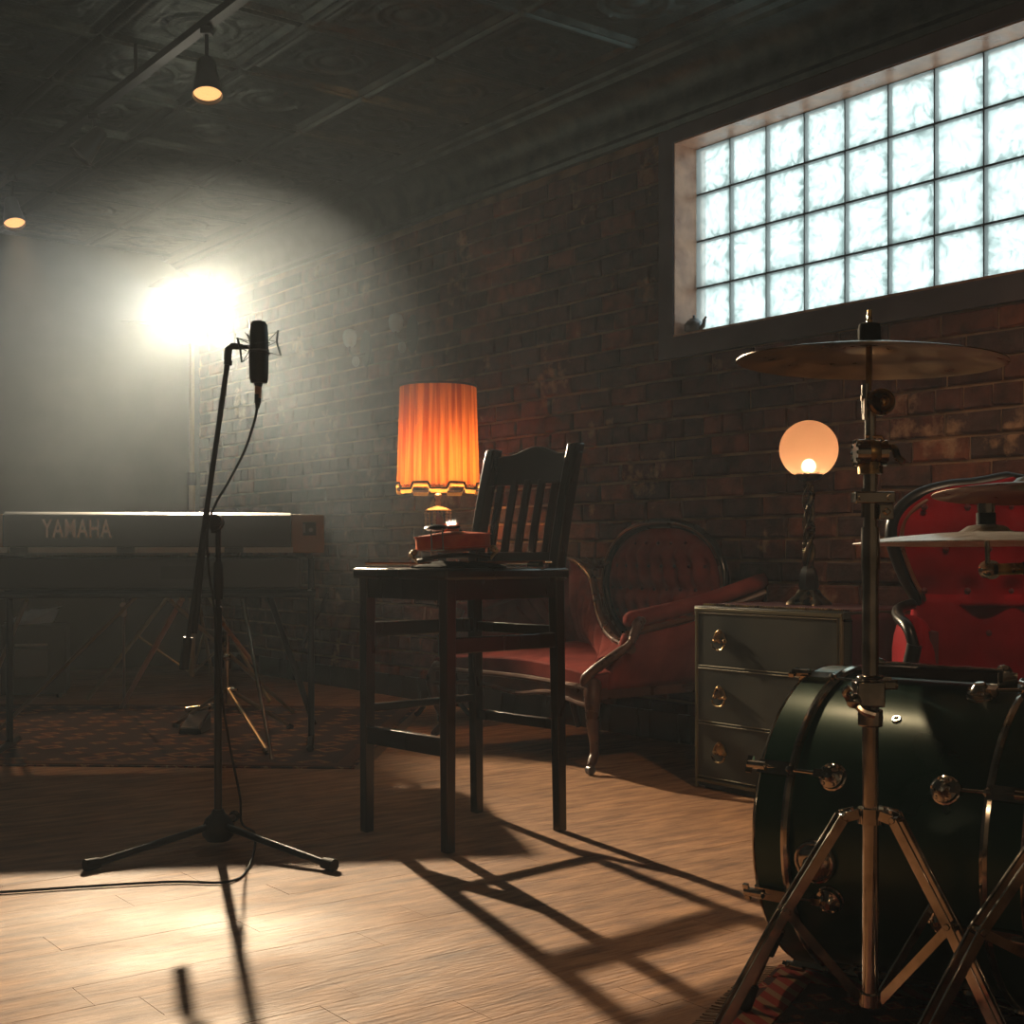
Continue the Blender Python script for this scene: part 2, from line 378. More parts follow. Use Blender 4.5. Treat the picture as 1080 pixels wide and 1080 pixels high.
def cat_curve(pts, n=6):                                          # Catmull-Rom
    P = [Vector(p) for p in pts]; P = [2*P[0]-P[1]]+P+[2*P[-1]-P[-2]]; out = []
    for i in range(1, len(P)-2):
        for k in range(n):
            t = k/n; a, b, c, d = P[i-1:i+3]
            out.append(.5*((2*b)+(c-a)*t+(2*a-5*b+4*c-d)*t*t+(3*b-a-3*c+d)*t**3))
    out.append(P[-2]); return out
def AXM(p, d, up=(0,0,1)):                                        # matrix whose z axis is d, at p
    q = Vector(d).normalized().to_track_quat('Z', 'Y').to_matrix().to_4x4()
    return Matrix.Translation(Vector(p)) @ q
def WM(): return Matrix.Rotation(WROT, 4, 'Z')                    # local (-s, n, h) -> world

# ------------------------------------------------------------ key stage light (light and its haze)
key = light('stage_light_beam', 'SPOT', KEY_POS+KEY_AIM.normalized()*.03, KEY_W, (1,.8,.54), spot_size=math.radians(KEY_CONE), spot_blend=KEY_BLEND, shadow_soft_size=.045)
aim(key, KEY_AIM)
spill = light('stage_light_spill', 'SPOT', KEY_POS+KEY_AIM.normalized()*.03, SPILL_W, (1,.9,.74), spot_size=math.radians(90), spot_blend=.9, shadow_soft_size=.06)
aim(spill, SPILL_AIM)

# ------------------------------------------------------------ room shell
S0, N0 = -2.6, -3.2
def wslab(mb, s0, s1, n0, n1, h0, h1):
    return mb.box((-(s0+s1)/2, (n0+n1)/2, (h0+h1)/2), (abs(s1-s0), abs(n1-n0), abs(h1-h0)), WM())
WS0, WS1, WH0, WH1 = 4.094-10*.2-.0, 4.094, 1.725, 2.54           # window opening along s, and height
def structure(mb, name, m, **k):
    o = mb.build(name, m, smooth=False, **k); o['kind'] = 'structure'; return o
mb = MB(); NM = NW+.014
wslab(mb, S0, WS0-.0, NM, 4.12, 0, HC+.05); wslab(mb, WS1, SB+.2, NM, 4.12, 0, HC+.05)
wslab(mb, WS0, WS1, NM, 4.12, 0, WH0); wslab(mb, WS0, WS1, NM, 4.12, WH1, HC+.05)
wall_right = structure(mb, 'wall_right', M['mortar'])
mb = MB(); wslab(mb, SB, SB+.2, N0-.2, NM, 0, HC+.05); wall_back = structure(mb, 'wall_back', M['back_plaster'])
mb = MB(); wslab(mb, S0-.2, SB+.2, N0-.2, N0, 0, HC+.05); structure(mb, 'wall_left', M['back_plaster'])
mb = MB(); wslab(mb, S0-.2, S0, N0, NM, 0, HC+.05); structure(mb, 'wall_front', M['back_plaster'])
mb = MB(); wslab(mb, S0-.2, SB+.2, N0-.2, 4.25, HC+.03, HC+.2); ceiling = structure(mb, 'ceiling', M['tin'])
mb = MB(); wslab(mb, S0-.2, SB+.2, N0-.2, 4.25, -.2, -.012); floor = structure(mb, 'floor', M['subfloor'])

# floor boards: run towards the window wall, .118 wide in s
PWd, PLn = .12, .92
def board_box(mb, s, n0, n1, mtx=True):
    g = .0005; z1 = R.uniform(-.0006, 0)
    mb.box((-(s+PWd/2), (n0+n1)/2, -.006+z1), (PWd-2*g, n1-n0-2*g, .012), WM() if mtx else None)
boards = []
k = 0; s = S0
while s < SB:
    n = N0 - R.uniform(0, PLn)
    while n < NW+.01:
        L = PLn*R.choice((.65, 1, 1, 1.35)); a, b = max(n, N0), min(n+L, NM)
        if b-a > .03:
            c = W(s+PWd/2, (a+b)/2); boards.append((s, a, b, c))
        n += L
    s += PWd
def inview(c, margin=1.1):
    return c.y > 1.2 and abs(c.x/c.y) < 540/1400*margin
vis = sorted([b for b in boards if inview(b[3], 1.15)], key=lambda b: b[3].y)
near = set(id(b) for b in vis[:290])
rest = MB(); cache = {}
for b in boards:
    s, a, c_, ctr = b
    if id(b) in near:
        L = round(c_-a, 2); L = max(L, .04)
        if L not in cache:
            q = MB(); q.box((0,0,-.006), (PWd-.001, 1, .012)); cache[L] = q.mesh('floor_board', M['plank'], False)
        o = bpy.data.objects.new('floor_board', cache[L]); COL.objects.link(o); o.parent = floor
        p = W(s+PWd/2, (a+c_)/2); o.location = (p.x, p.y, R.uniform(-.0006, 0)); o.rotation_euler = (0,0,WROT); o.scale = (1, c_-a-.001, 1)
    else: board_box(rest, s, a, c_)
rest.build('floor_board', M['plank'], floor, smooth=False, kind='stuff')

# bricks of the window wall
BH, BL = .0855, .225
def brick_mesh(seed):
    r = random.Random(seed); j = lambda a: r.uniform(-a, a)
    x, y, z = .5, .5, .5; c = .035; cz = .09
    back = [(-x,y,-z),(x,y,-z),(x,y,z),(-x,y,z)]
    mid = [(-x+j(.01),-y+.18,-z+j(.03)),(x+j(.01),-y+.18,-z+j(.03)),(x+j(.01),-y+.18,z+j(.03)),(-x+j(.01),-y+.18,z+j(.03))]
    fr = [(-x+c+j(.015),-y+j(.1),-z+cz+j(.05)),(x-c+j(.015),-y+j(.1),-z+cz+j(.05)),(x-c+j(.015),-y+j(.1),z-cz+j(.05)),(-x+c+j(.015),-y+j(.1),z-cz+j(.05))]
    fs = [(8,9,10,11)]
    for a, b in ((0,4),(4,8)):
        for i in range(4): fs.append((a+i, a+(i+1)%4, b+(i+1)%4, b+i))
    return back+mid+fr, fs
variants = [brick_mesh(i) for i in range(8)]
vmesh = []
for vs, fs in variants:
    q = MB(); q.add(vs, fs); vmesh.append(q.mesh('brick', M['brick'], False))
bricks = []
nr = int(2.62/BH)
for j in range(nr):
    h0 = j*BH+.006; off = (j%2)*BL/2 + R.uniform(-.02,.02); header = (j%6 == 3)
    L0 = BL/2 if header else BL
    s = 1.0+off
    while s < SB:
        L = L0*R.uniform(.93, 1.06) if not header else L0
        a, b = s, min(s+L, SB)
        h1 = h0+BH-.012
        if not (b > WS0-.12 and a < WS1+.09 and h1 > WH0-.1 and h0 < WH1+.4) and b-a > .03:
            bricks.append((a+.005, b-.005, h0, h1, R.randrange(8), R.uniform(-.004, .004)))
        elif b-a > .03:                                  # cut at the window surround
            for (x0, x1) in ((a, WS0-.12), (WS1+.09, b)):
                if x1-x0 > .03 and h1 > WH0-.1: bricks.append((x0+.005, x1-.005, h0, h1, R.randrange(8), 0))
        s += L
def bvis(b):
    c = W((b[0]+b[1])/2, NW, (b[2]+b[3])/2); px = 540+1400*c.x/c.y; py = 583-1400*(c.z-.8)/c.y
    if not (290 < px < 1085 and -5 < py < 840): return None
    if px > 950 and py > 520: return None
    if px > 790 and py > 700: return None
    if 735 < px < 890 and py > 645: return None
    if 500 < px < 745 and py > 640: return None
    return c.y
vb = sorted([(bvis(b), i) for i, b in enumerate(bricks) if bvis(b) is not None])
pick = set(i for _, i in vb[:296])
rest = MB()
for i, (a, b, h0, h1, v, dn) in enumerate(bricks):
    T = Vector((-(a+b)/2, NW+.018+dn, (h0+h1)/2)); S = (b-a, .036, h1-h0)
    if i in pick:
        o = bpy.data.objects.new('brick', vmesh[v]); COL.objects.link(o); o.parent = wall_right
        o.location = WM() @ T; o.rotation_euler = (0,0,WROT); o.scale = S
    else: rest.add(variants[v][0], variants[v][1], WM() @ Matrix.Translation(T) @ Matrix.Diagonal((*S, 1)))
rest.build('brick', M['brick'], wall_right, smooth=False, kind='stuff')

# cornice along the window wall (pressed tin cove) and picture-rail bead
def extr(prof, s0, s1, name, m):                                  # prof [(n,h)]
    mb = MB(); n = len(prof)
    vs = [WM() @ Vector((-s0, a, b)) for a, b in prof]+[WM() @ Vector((-s1, a, b)) for a, b in prof]
    mb.add(vs, [(i, (i+1)%n, n+(i+1)%n, n+i) for i in range(n)]+[tuple(range(n)), tuple(range(n,2*n))[::-1]])
    o = mb.build(name, m, smooth=True, ang=30); o['kind'] = 'structure'; return o
prof = [(3.96,2.60),(3.915,2.60),(3.905,2.62),(3.915,2.64),(3.905,2.66),(3.90,2.70)]
prof += [(3.90-.12*(1-math.cos(t*PI/2/8)), 2.70+.11*math.sin(t*PI/2/8)) for t in range(1,9)]
prof += [(3.76,2.812),(3.75,2.83),(3.725,2.838),(3.715,2.85),(3.69,2.855),(3.66,2.86),(3.66,2.93),(3.96,2.93)]
extr(prof, S0, SB, 'trim_1', M['tin'])
extr([(N0,2.62),(N0+.05,2.62),(N0+.22,2.86),(N0,2.9)], S0, SB, 'trim_2', M['tin'])
mb = MB(); wslab(mb, S0, 2.2, NW-.015, NM, 0, .12); wslab(mb, 2.2, SB, NW-.015, NM, 0, .12)
o = mb.build('baseboard_right', M['black_wood']); o['kind'] = 'structure'

# pressed tin ceiling panels, 0.6 m grid
def tin_panel():
    N = 44; mb = MB()
    def hgt(u, v):
        x, y = abs(u-.5)*2, abs(v-.5)*2; d = max(x, y); z = 0
        if d > .86: z = .022*(.5+.5*math.cos((d-.93)/.07*PI))
        if .74 < d < .82: z = .009*math.sin((d-.74)/.08*PI)
        if .66 < d < .70: z = .006*math.sin((d-.66)/.04*PI)
        r = math.hypot(u-.5, v-.5)*2
        if .40 < r < .5: z += .012*math.sin((r-.4)/.1*PI)
        if .26 < r < .33: z += .008*math.sin((r-.26)/.07*PI)
        if r < .2: z += .014*math.cos(r/.2*PI/2)
        if d > .86: z += .0035*math.sin(u*2*PI*20)*math.sin(v*2*PI*20)
        if .52 < r and d < .62: z += .006*abs(math.sin(math.atan2(v-.5,u-.5)*6))
        return z
    mb.grid(lambda u, v: ((u-.5)*.598, (v-.5)*.598, -hgt(u, v)), N, N)
    return mb.mesh('ceiling_panel', M['tin'], True, 70)
tp = tin_panel()
si = 3.72-.6*10
for i in range(40):
    s = si+.6*i
    if s < S0 or s > SB-.3: continue
    for j in range(11):
        n = 3.66-.6*j
        if n-.3 < N0: continue
        c = W(s, n-.3, HC)
        o = bpy.data.objects.new('ceiling_panel', tp); COL.objects.link(o); o.parent = ceiling
        o.location = c; o.rotation_euler = (0,0,WROT)

# window: glass blocks in mortar, plaster surround, painted reveal
mb = MB(); e = .004
wslab(mb, WS1-e, WS1+.004, NW, 4.11, WH0, WH1); wslab(mb, WS0-.004, WS0+e, NW, 4.11, WH0, WH1)
wslab(mb, WS0, WS1, NW, 4.11, WH1-.006, WH1+.002); wslab(mb, WS0, WS1, NW-.004, 4.11, WH0-.012, WH0-.001)
win = structure(mb, 'window_1', M['reveal'])
mb = MB(); a = .09
wslab(mb, WS1, WS1+a, NW-.006, NM+.01, WH0-.1, 2.66); wslab(mb, WS0-.12, WS0, NW-.006, NM+.01, WH0-.1, 2.66)
wslab(mb, WS0, WS1, NW-.006, NM+.01, WH1, 2.66); wslab(mb, WS0, WS1, NW-.012, NM+.01, WH0-.1, WH0-.012)
mb.build('window_surround', M['plaster'], win, smooth=False)
mb = MB()
for i in range(11): wslab(mb, WS1-i*.2-.0045, WS1-i*.2+.0045, NG+.004, NG+.022, WH0, WH1)
for j in range(5): wslab(mb, WS0, WS1, NG+.003, NG+.023, 1.735+j*.2-.005, 1.735+j*.2+.005)
mb.build('mortar_joint', mat('window_joint', (.05,.055,.06), .8), win, smooth=False)
q = MB(); q.box((0,0,0), (.192,.03,.192)); gm = q.mesh('glass_block', M['glass'], False)
for i in range(10):
    for j in range(4):
        o = bpy.data.objects.new('glass_block', gm); COL.objects.link(o); o.parent = win
        o.location = W(WS1-.1-i*.2, NG+.015, 1.835+j*.2); o.rotation_euler = (0,0,WROT)
        if (i+j*3) % 2: o.rotation_euler = (0,PI,WROT+0)

# ------------------------------------------------------------ teapot on the sill
t = thing('teapot', 'small dark pewter teapot on the left end of the window sill', 'teapot', W(4.035, 3.99, WH0-.001), WROT)
mb = MB(); mb.lathe([(.001,0),(.024,0),(.034,.008),(.04,.026),(.038,.045),(.03,.058),(.018,.063),(.001,.065)], 20); mb.build('body', M['pewter'], t)
mb = MB(); mb.lathe([(.022,.06),(.02,.066),(.006,.07),(.005,.076),(.007,.08),(.001,.084)], 14); mb.build('lid', M['pewter'], t)
mb = MB(); mb.tube(cat_curve([(.034,0,.02),(.055,0,.032),(.062,0,.055),(.072,0,.066)]), [.009]*7+[.008]*6+[.005]*6, 8); mb.build('spout', M['pewter'], t)
mb = MB(); mb.tube(cat_curve([(-.034,0,.05),(-.052,0,.05),(-.054,0,.028),(-.036,0,.016)]), .0035, 8); mb.build('handle', M['pewter'], t)

# ------------------------------------------------------------ wall sconces far along the brick wall
def sconce(px, h, label):
    u = px-540; Z = (NW-.02)/(.8*u/1400+.6); X = u/1400*Z; s = -.6*X+.8*Z
    t = thing('wall_sconce', label, 'sconce', W(s, NW-.008, h), WROT, 'unlit sconces on the brick wall')
    MB().lathe([(.001,-.02),(.05,-.02),(.06,-.008),(.055,0),(.001,0)], 18, Matrix.Rotation(PI/2, 4, 'X') @ Matrix.Diagonal((1,1.8,1,1))).build('backplate', M['black_metal'], t)
    MB().tube(cat_curve([(0,0,-.03),(0,-.06,-.05),(0,-.1,-.03),(0,-.1,.01)]), .007, 8).build('arm', M['black_metal'], t)
    MB().lathe([(.02,0),(.036,.02),(.042,.06),(.034,.09),(.02,.1),(.001,.1)], 16, Matrix.Translation((0,-.1,.0))).build('glass_shade', mat('dusty_glass', (.3,.34,.36), .2), t)
    MB().ball((0,-.06,-.08), .022, 12, (1,1,1.4)).build('drop', M['pewter'], t)
sconce(432, 2.0, 'small unlit wall sconce on the brick wall, the nearer to the glass block window')
sconce(383, 1.98, 'small unlit wall sconce on the brick wall, the farther, nearer to the bright stage light')

# ------------------------------------------------------------ track rail and spotlights
rail = thing('lighting_track', 'black ceiling lighting track running along the room with spotlights on it', 'track', W(4.5, 2.0, HC))
mb = MB(); wslab(mb, .4, 8.2, 1.98, 2.02, 2.70, 2.73); mb.build('rail', M['black_metal'], rail, world=True, smooth=False)
for s_ in (1.2, 3.2, 5.2, 7.2):
    mb = MB(); mb.cyl(W(s_, 2.0, 2.73), W(s_, 2.0, HC+.02), .008, n=8); mb.build('hanger', M['black_metal'], rail, world=True)
def spot(s_, d, label, lit, energy=0, drop=.08, cone=50, color=(1,.55,.25), blend=.5):
    base = W(s_, 2.0, 2.70)
    t = thing('track_spotlight', label, 'spotlight', base, 0, 'spotlights on the ceiling track')
    d = Vector(d).normalized(); c = Vector((0,0,-drop-.03))
    mb = MB(); mb.box((0,0,-.012), (.04,.04,.024)); mb.build('adapter', M['black_metal'], t, bevel=.003)
    mb = MB(); mb.cyl((0,0,-.02), c, .007, n=8); mb.build('stem', M['black_metal'], t)
    T = Matrix.Translation(c) @ d.to_track_quat('Z', 'Y').to_matrix().to_4x4()
    mb = MB(); mb.lathe([(.001,-.055),(.028,-.05),(.036,-.03),(.038,.0),(.05,.06),(.056,.1),(.053,.1),(.046,.062),(.001,.05)], 28, T); mb.build('housing', M['black_metal'], t)
    mb = MB(); mb.lathe([(.001,.094),(.03,.092),(.051,.084)], 28, T); mb.build('lens', M['spot_lens'] if lit else M['grille'], t)
    if energy:
        L = light('track_spotlight_beam', 'SPOT', base+c+d*.11, energy, color, spot_size=math.radians(cone), spot_blend=blend, shadow_soft_size=.04); aim(L, d)
    return t
spot(4.51, (.1,-.3,-.95), 'black track spotlight with glowing amber lens, the nearest one lit', True, 1.2, .13)
spot(6.87, (.28,-.34,-.97), 'small lit amber spotlight far along the track at the left edge', True, 60, .13, 42)
spot(5.68, (-.5,-.2,-.7), 'unlit black track spotlight hanging between the two lit ones', False)
# two unseen spotlights added above the frame to brighten drums, armchair and brick wall
spot(2.5, (.55,-.75,-2.0), 'added unseen amber spotlight on the near end of the track, brightening the drums', True, 38, .08, 46, (1,.66,.38), .8)
spot(1.0, (.42,1.8,-1.7), 'added unseen amber spotlight at the nearest end of the track, brightening armchair and wall', True, 80, .08, 56, (1,.66,.4), .8)

# unseen pendant added behind the viewer to fill shadows and put glints on chrome
t = thing('fill_pendant', 'added warm fill light shaped as an enamel pendant, unseen behind the viewing position', 'lamp', (.25, -1.3, 2.1))
MB().lathe([(.03,.12),(.045,.10),(.15,.02),(.19,-.03),(.187,-.03),(.147,.016),(.042,.095),(.028,.115)], 36, closed=True).build('lamp_shade', M['black_metal'], t)
MB().cyl((0,0,.1), (0,0,HC-2.1+.02), .004, n=8).build('cord', M['rubber'], t)
MB().ball((0,0,-.005), .035, 16).build('bulb', emis('fill_pendant_bulb', (1,.62,.3), 30), t)
light('fill_pendant_light', 'POINT', (.25, -1.3, 2.05), 16, (1,.62,.34), shadow_soft_size=.04)

# ------------------------------------------------------------ stage light on its stand
t = thing('stage_light', 'blazing white stage light on a tall tripod stand behind the keyboards', 'stage light', (KEY_POS.x, KEY_POS.y, 0))
kx = Vector((0,0,KEY_POS.z)); kd = KEY_AIM.normalized(); kd = Vector((.24,-1,-.16)).normalized()
T = Matrix.Translation(kx) @ kd.to_track_quat('Z', 'Y').to_matrix().to_4x4()
MB().lathe([(.001,-.32),(.06,-.31),(.1,-.26),(.115,-.12),(.13,-.02),(.136,-.02),(.136,.02),(.124,.02),(.12,-.03),(.001,-.05)], 32, T).build('housing', M['black_metal'], t)
MB().lathe([(.001,.0),(.06,-.003),(.118,-.012)], 32, T).build('lens', M['key_lens'], t)
fd, sd_ = Vector((.242,-.970,0)), Vector((.970,.242,0))
def leaf(a): return kx+fd*a[0]+sd_*a[1]+Vector((0,0,a[2]))
for pts in (((.02,-.13,.135),(.02,.13,.135),(.28,.2,.03),(.28,-.2,.03)), ((.02,-.13,-.132),(.02,.09,-.132),(.27,.085,-.150),(.27,-.34,-.150)), ((.02,.135,-.13),(.02,.135,.13),(.27,.112,.13),(.27,.112,-.15))):  # flaps added to cut the beam above, below and at the right
    q = [leaf(p) for p in pts]; mb = MB(); mb.add(q+[p+Vector((.001,0,.003)) for p in q], [(0,1,2,3),(4,7,6,5),(0,4,5,1),(1,5,6,2),(2,6,7,3),(3,7,4,0)]); mb.build('added_beam_flap', M['felt'], t, smooth=False)
MB().tube(cat_curve([kx+Vector((-.15,.12,0)), kx+Vector((-.15,.12,-.14)), kx+Vector((0,.1,-.2)), kx+Vector((.15,.12,-.14)), kx+Vector((.15,.12,0))]), .009, 8).build('yoke', M['black_metal'], t)
MB().cyl((0,.1,.12), (0,.1,1.2), .019, n=12).cyl((0,.1,1.2), (0,.1,KEY_POS.z-.2), .014, n=12).build('pole', M['dull_tube'], t)
MB().cyl((0,.1,1.17), (0,.1,1.24), .026, n=12).build('collar', M['black_plastic'], t)
for a in (200, 330, 90):
    d = Vector((math.cos(math.radians(a)), math.sin(math.radians(a)), 0)); b0 = Vector((0,.1,0))
    MB().tube([b0+d*.02+Vector((0,0,.7)), b0+d*.55+Vector((0,0,.012))], .011, 8).build('leg', M['dull_tube'], t)
    MB().tube([b0+d*.02+Vector((0,0,.15)), b0+d*.29+Vector((0,0,.35))], .007, 6).build('brace', M['dull_tube'], t)

# ------------------------------------------------------------ bar chair
SLx = Vector((-.673,.74,0)).normalized(); SRx = Vector((.737,.676,0)).normalized()     # front edge direction, side direction
FL = Vector((-.172,3.544,0)); FW, FD = .36, .405
st = thing('bar_chair', 'tall black wooden bar chair with slatted back in the middle of the floor', 'chair', FL+SLx*FW/2+SRx*FD/2, math.atan2(-SLx.y, -SLx.x))
# local: x = from left leg to front leg (width), y = depth towards the backrest
def cp(x, y, z): return Vector((x, y, z))
hx, hy = FW/2, FD/2; lw = .034
legs = [(hx,-hy),(-hx,-hy),(hx,hy),(-hx,hy)]
for i, (x, y) in enumerate(legs):
    top = Vector((x, y, .73)); fl = .012 if y > 0 else 0
    mb = MB(); mb.bar((x*1.015, y+fl, 0), top, lw*.86, lw*.86, (1,0,0), 1.18)
    mb.build('leg', M['black_wood'], st, bevel=.003)
mb = MB()
o_ = .022
mb.box((0,-.004,.742), (FW+2*o_+lw*.6, FD+o_+lw, .03)); mb.build('seat', M['black_wood'], st, bevel=.008)
mb = MB()
for x in (-hx, hx): mb.box((x,0,.70), (.022, FD-lw, .056))
for y in (-hy, hy): mb.box((0,y,.70), (FW-lw, .022, .056))
mb.build('apron', M['black_wood'], st, smooth=False)
def rung(p0, p1, wv, wh=.02): MB().bar(p0, p1, wh, wv, (0,0,1)).build('stretcher', M['black_wood'], st, bevel=.003)
rung((-hx,-hy,.28), (hx,-hy,.28), .05, .026)                       # front footrest
rung((hx,-hy,.55), (hx,hy+.004,.55), .042); rung((-hx,-hy,.58), (-hx,hy+.004,.58), .042)
rung((-hx,-hy,.355), (-hx,hy+.008,.355), .022)
rung((-hx,hy+.006,.575), (hx,hy+.006,.575), .03); rung((-hx,hy+.01,.305), (hx,hy+.01,.305), .03)
# back posts, crest rail, slats: lean backwards
lean = .075; zt = 1.10
def bk(x, z): return Vector((x, hy + lean*((z-.73)/(zt-.73))**1.3 if z > .73 else hy, z))
for x in (-hx, hx):
    mb = MB(); mb.grid(lambda u, v: (x+(u-.5)*.038, bk(x, .72+.40*v).y-.018, .72+.40*v), 1, 12, (0,.038,0))
    mb.build('back_post', M['black_wood'], st, bevel=.004)
mb = MB()
def crest(u, v):
    x = (u-.5)*(FW+.05); top = 1.10+.022*max(0, math.cos((u-.5)*2*PI*.9))**2-.006*abs(u-.5)*2
    z = 1.005+(top-1.005)*v; p = bk(x, z); return (p.x, p.y-.014+.02*math.sin(PI*u)*.8, p.z)
mb.grid(crest, 24, 5, (0,.026,0)); mb.build('crest_rail', M['black_wood'], st, bevel=.003)
mb = MB(); mb.bar(bk(-hx,.785), bk(hx,.785), .022, .034, (0,0,1)); mb.build('lower_back_rail', M['black_wood'], st, bevel=.003)
for i in range(5):
    x = -hx + FW*(i+1)/6; pts = [bk(x, .79+.225*k/4)+Vector((0,.004,0)) for k in range(5)]
    mb = MB(); mb.grid(lambda u, v: (lambda p: (x+(u-.5)*.026, p.y, p.z))(bk(x, .79+.23*v)), 1, 5, (0,.012,0)); mb.build('slat', M['black_wood'], st, bevel=.002)

# ------------------------------------------------------------ violin, shoulder rest, cloth, bow on the chair seat
SEAT = .758
MB().grid(lambda u, v: (-.275+u*.25+.01*math.sin(v*9), 3.625+v*.20+.012*math.sin(u*14)+.05*u*0, SEAT+.004+.016*abs(math.sin(u*7+v*5))*math.sin(PI*u)**.5*math.sin(PI*v)**.5), 18, 12, (0,0,-.0035)).build('folded_cloth', M['dark_cloth'])
o = bpy.data.objects['folded_cloth']; tag(o, 'black cloth crumpled under the violin on the chair seat', 'cloth')
vt = thing('violin', 'red varnished violin lying face up on the bar chair, tail end towards the viewer', 'violin', (-.157, 3.6, .815), math.radians(4))
vt.rotation_euler = (math.radians(-.5), math.radians(-3), math.radians(4))
def vio_r(t):      # half width along body t in 0..1 (0 = tail end)
    pts = [(0,.0),(.015,.045),(.05,.075),(.12,.098),(.22,.104),(.32,.092),(.40,.068),(.47,.056),(.55,.055),(.62,.062),(.68,.078),(.78,.084),(.88,.077),(.95,.055),(.985,.03),(1,.0)]
    for (a, b), (c, d) in zip(pts, pts[1:]):
        if t <= c: return b+(d-b)*(t-a)/(c-a)
    return 0
ts = [0,.004,.015,.03,.05,.08,.12,.17,.22,.27,.32,.37,.41,.46,.5,.55,.6,.64,.68,.73,.78,.83,.88,.92,.95,.975,.99,1]
out = [(vio_r(t_), t_*.355) for t_ in ts]; poly = out+[(-x, y) for x, y in out[::-1][1:-1]]
MB().prism(poly, 0, .031).build('ribs', M['violin'], vt, ang=50)
def plate(z, arch, name, over=.0035):
    mb = MB(); N = len(ts)
    mb.grid(lambda u, v: (lambda t_: ((2*u-1)*(vio_r(t_)+over*(vio_r(t_) > .001)), t_*.355+(-over if v == 0 else over if v == 1 else 0), z+arch*math.cos((2*u-1)*PI/2)**1.2*math.sin(PI*min(max(t_,.0),1))**.6))(ts[int(round(v*(N-1)))]), 14, N-1, (0,0,-.003 if arch > 0 else .003))
    return mb.build(name, M['violin'], vt, ang=60)
plate(.0345, .013, 'top_plate'); plate(-.0035, -.012, 'back_plate')
MB().ball((0,0,0), 1, 20, (.034,.05,.009)).build('chinrest', M['ebony'], vt).matrix_local = Matrix.Translation((-.045,.04,.056))
MB().cyl((-.03,-.007,-.006), (-.03,-.007,.052), .0022, n=8).cyl((-.06,.0,-.006), (-.06,.0,.05), .0022, n=8).bar((-.065,-.005,-.006), (-.025,-.008,-.006), .008, .003).build('chinrest_clamp', M['silver'], vt)
MB().prism([(-.02,.02),(.02,.02),(.012,.12),(-.012,.12)], .053, .058).build('tailpiece', M['dark_cloth'], vt)
MB().box((0,.175,.058), (.042,.004,.024)).build('bridge', M['violin'], vt)
MB().add([(-.021,.215,.058),(.021,.215,.058),(.012,.46,.062),(-.012,.46,.062),(-.021,.215,.064),(.021,.215,.064),(.012,.46,.068),(-.012,.46,.068)], [(0,3,2,1),(4,5,6,7),(0,1,5,4),(1,2,6,5),(2,3,7,6),(3,0,4,7)]).build('fingerboard', M['dark_cloth'], vt)
MB().tube([(0,.345,.04),(0,.4,.05),(0,.48,.055)], [.018,.012,.012], 10).build('neck', M['violin'], vt)
MB().tube(cat_curve([(0,.475,.056),(0,.53,.05),(0,.565,.04),(0,.575,.052),(0,.562,.058)]), [.011]*13+[.009]*6+[.007]*6, 10).build('scroll', M['violin'], vt)
for k, (y, sx) in enumerate(((.495,1),(.51,-1),(.525,1),(.54,-1))):
    MB().cyl((-.012*sx,y,.052), (.03*sx,y,.052), .003, n=8).ball((.036*sx,y,.052), .008, 8, (1.1,.5,1)).build('peg', M['ebony'], vt)
for k in range(4):
    x0 = (k-1.5)*.0085; MB().tube([(x0*.8,.11,.062),(x0,.175,.079),(x0*.6,.465,.07)], .0005, 4).build('string', M['silver'], vt)
sr = thing('shoulder_rest', 'black violin shoulder rest with brassy feet under the violin', 'shoulder rest', (-.157, 3.63, SEAT))
sr.rotation_euler = (0, math.radians(-3), math.radians(2))
MB().grid(lambda u, v: ((u-.5)*.2, (v-.5)*.035, .026+.012*math.sin(PI*u)+.004*math.cos((v-.5)*PI)), 16, 4, (0,0,-.009)).build('bar', M['black_plastic'], sr, bevel=.002)
for sx in (-1, 1):
    MB().tube([(sx*.098,0,.02),(sx*.112,0,.036),(sx*.108,0,.05)], .005, 8).ball((sx*.108,-.008,.048), .010, 10).ball((sx*.114,.012,.042), .009, 10).build('foot', M['brass'], sr)
bw = thing('violin_bow', 'violin bow lying across the chair seat, frog end beside the backrest', 'bow', (-.16, 3.76, SEAT))
B0, B1 = Vector((.255,-.005,.016)), Vector((-.25,-.05,.012))
MB().tube([B0, (B0+B1)/2+Vector((0,0,-.001)), B1], [.0042,.0036,.003], 8).build('stick', M['bow_wood'], bw)
MB().bar(B0+Vector((-.02,-.004,-.006)), B1+Vector((.0,-.003,-.006)), .009, .0015).build('hair', M['horsehair'], bw)
MB().box(B0+Vector((-.03,-.002,-.006)), (.045,.012,.016)).build('frog', M['ebony'], bw, bevel=.002)
MB().cyl(B0, B0+Vector((.018,0,0)), .0048, n=10).build('end_screw', M['silver'], bw)

# ------------------------------------------------------------ microphone stand, microphone, cable
t = thing('microphone_stand', 'black tripod microphone stand with long boom in front of the keyboards', 'mic stand', (-.797, 3.60, 0))
f36 = 3.6/1400
def L36(x, y, dz=0): return Vector(((x-540)*f36+.797, dz, .8+(583-y)*f36))
MB().lathe([(.001,.02),(.03,.02),(.042,.035),(.044,.055),(.034,.08),(.02,.092),(.014,.105),(.001,.105)], 24).build('hub', M['black_plastic'], t)
for d, L in (((-.257,-.25), .46), ((.33,-.25), .42), ((-.03,.34), .34)):
    v = Vector((d[0], d[1], 0)); n_ = v.normalized()
    foot = Vector((d[0]*1.02, d[1]*1.02, .014))
    MB().tube([n_*.02+Vector((0,0,.062)), foot], .0095, 10).build('leg', M['black_metal'], t)
    MB().tube([foot-n_*.02+Vector((0,0,.002)), foot+n_*.018], [.014,.0165], 12).build('rubber_foot', M['rubber'], t)
pt = L36(228, 556)
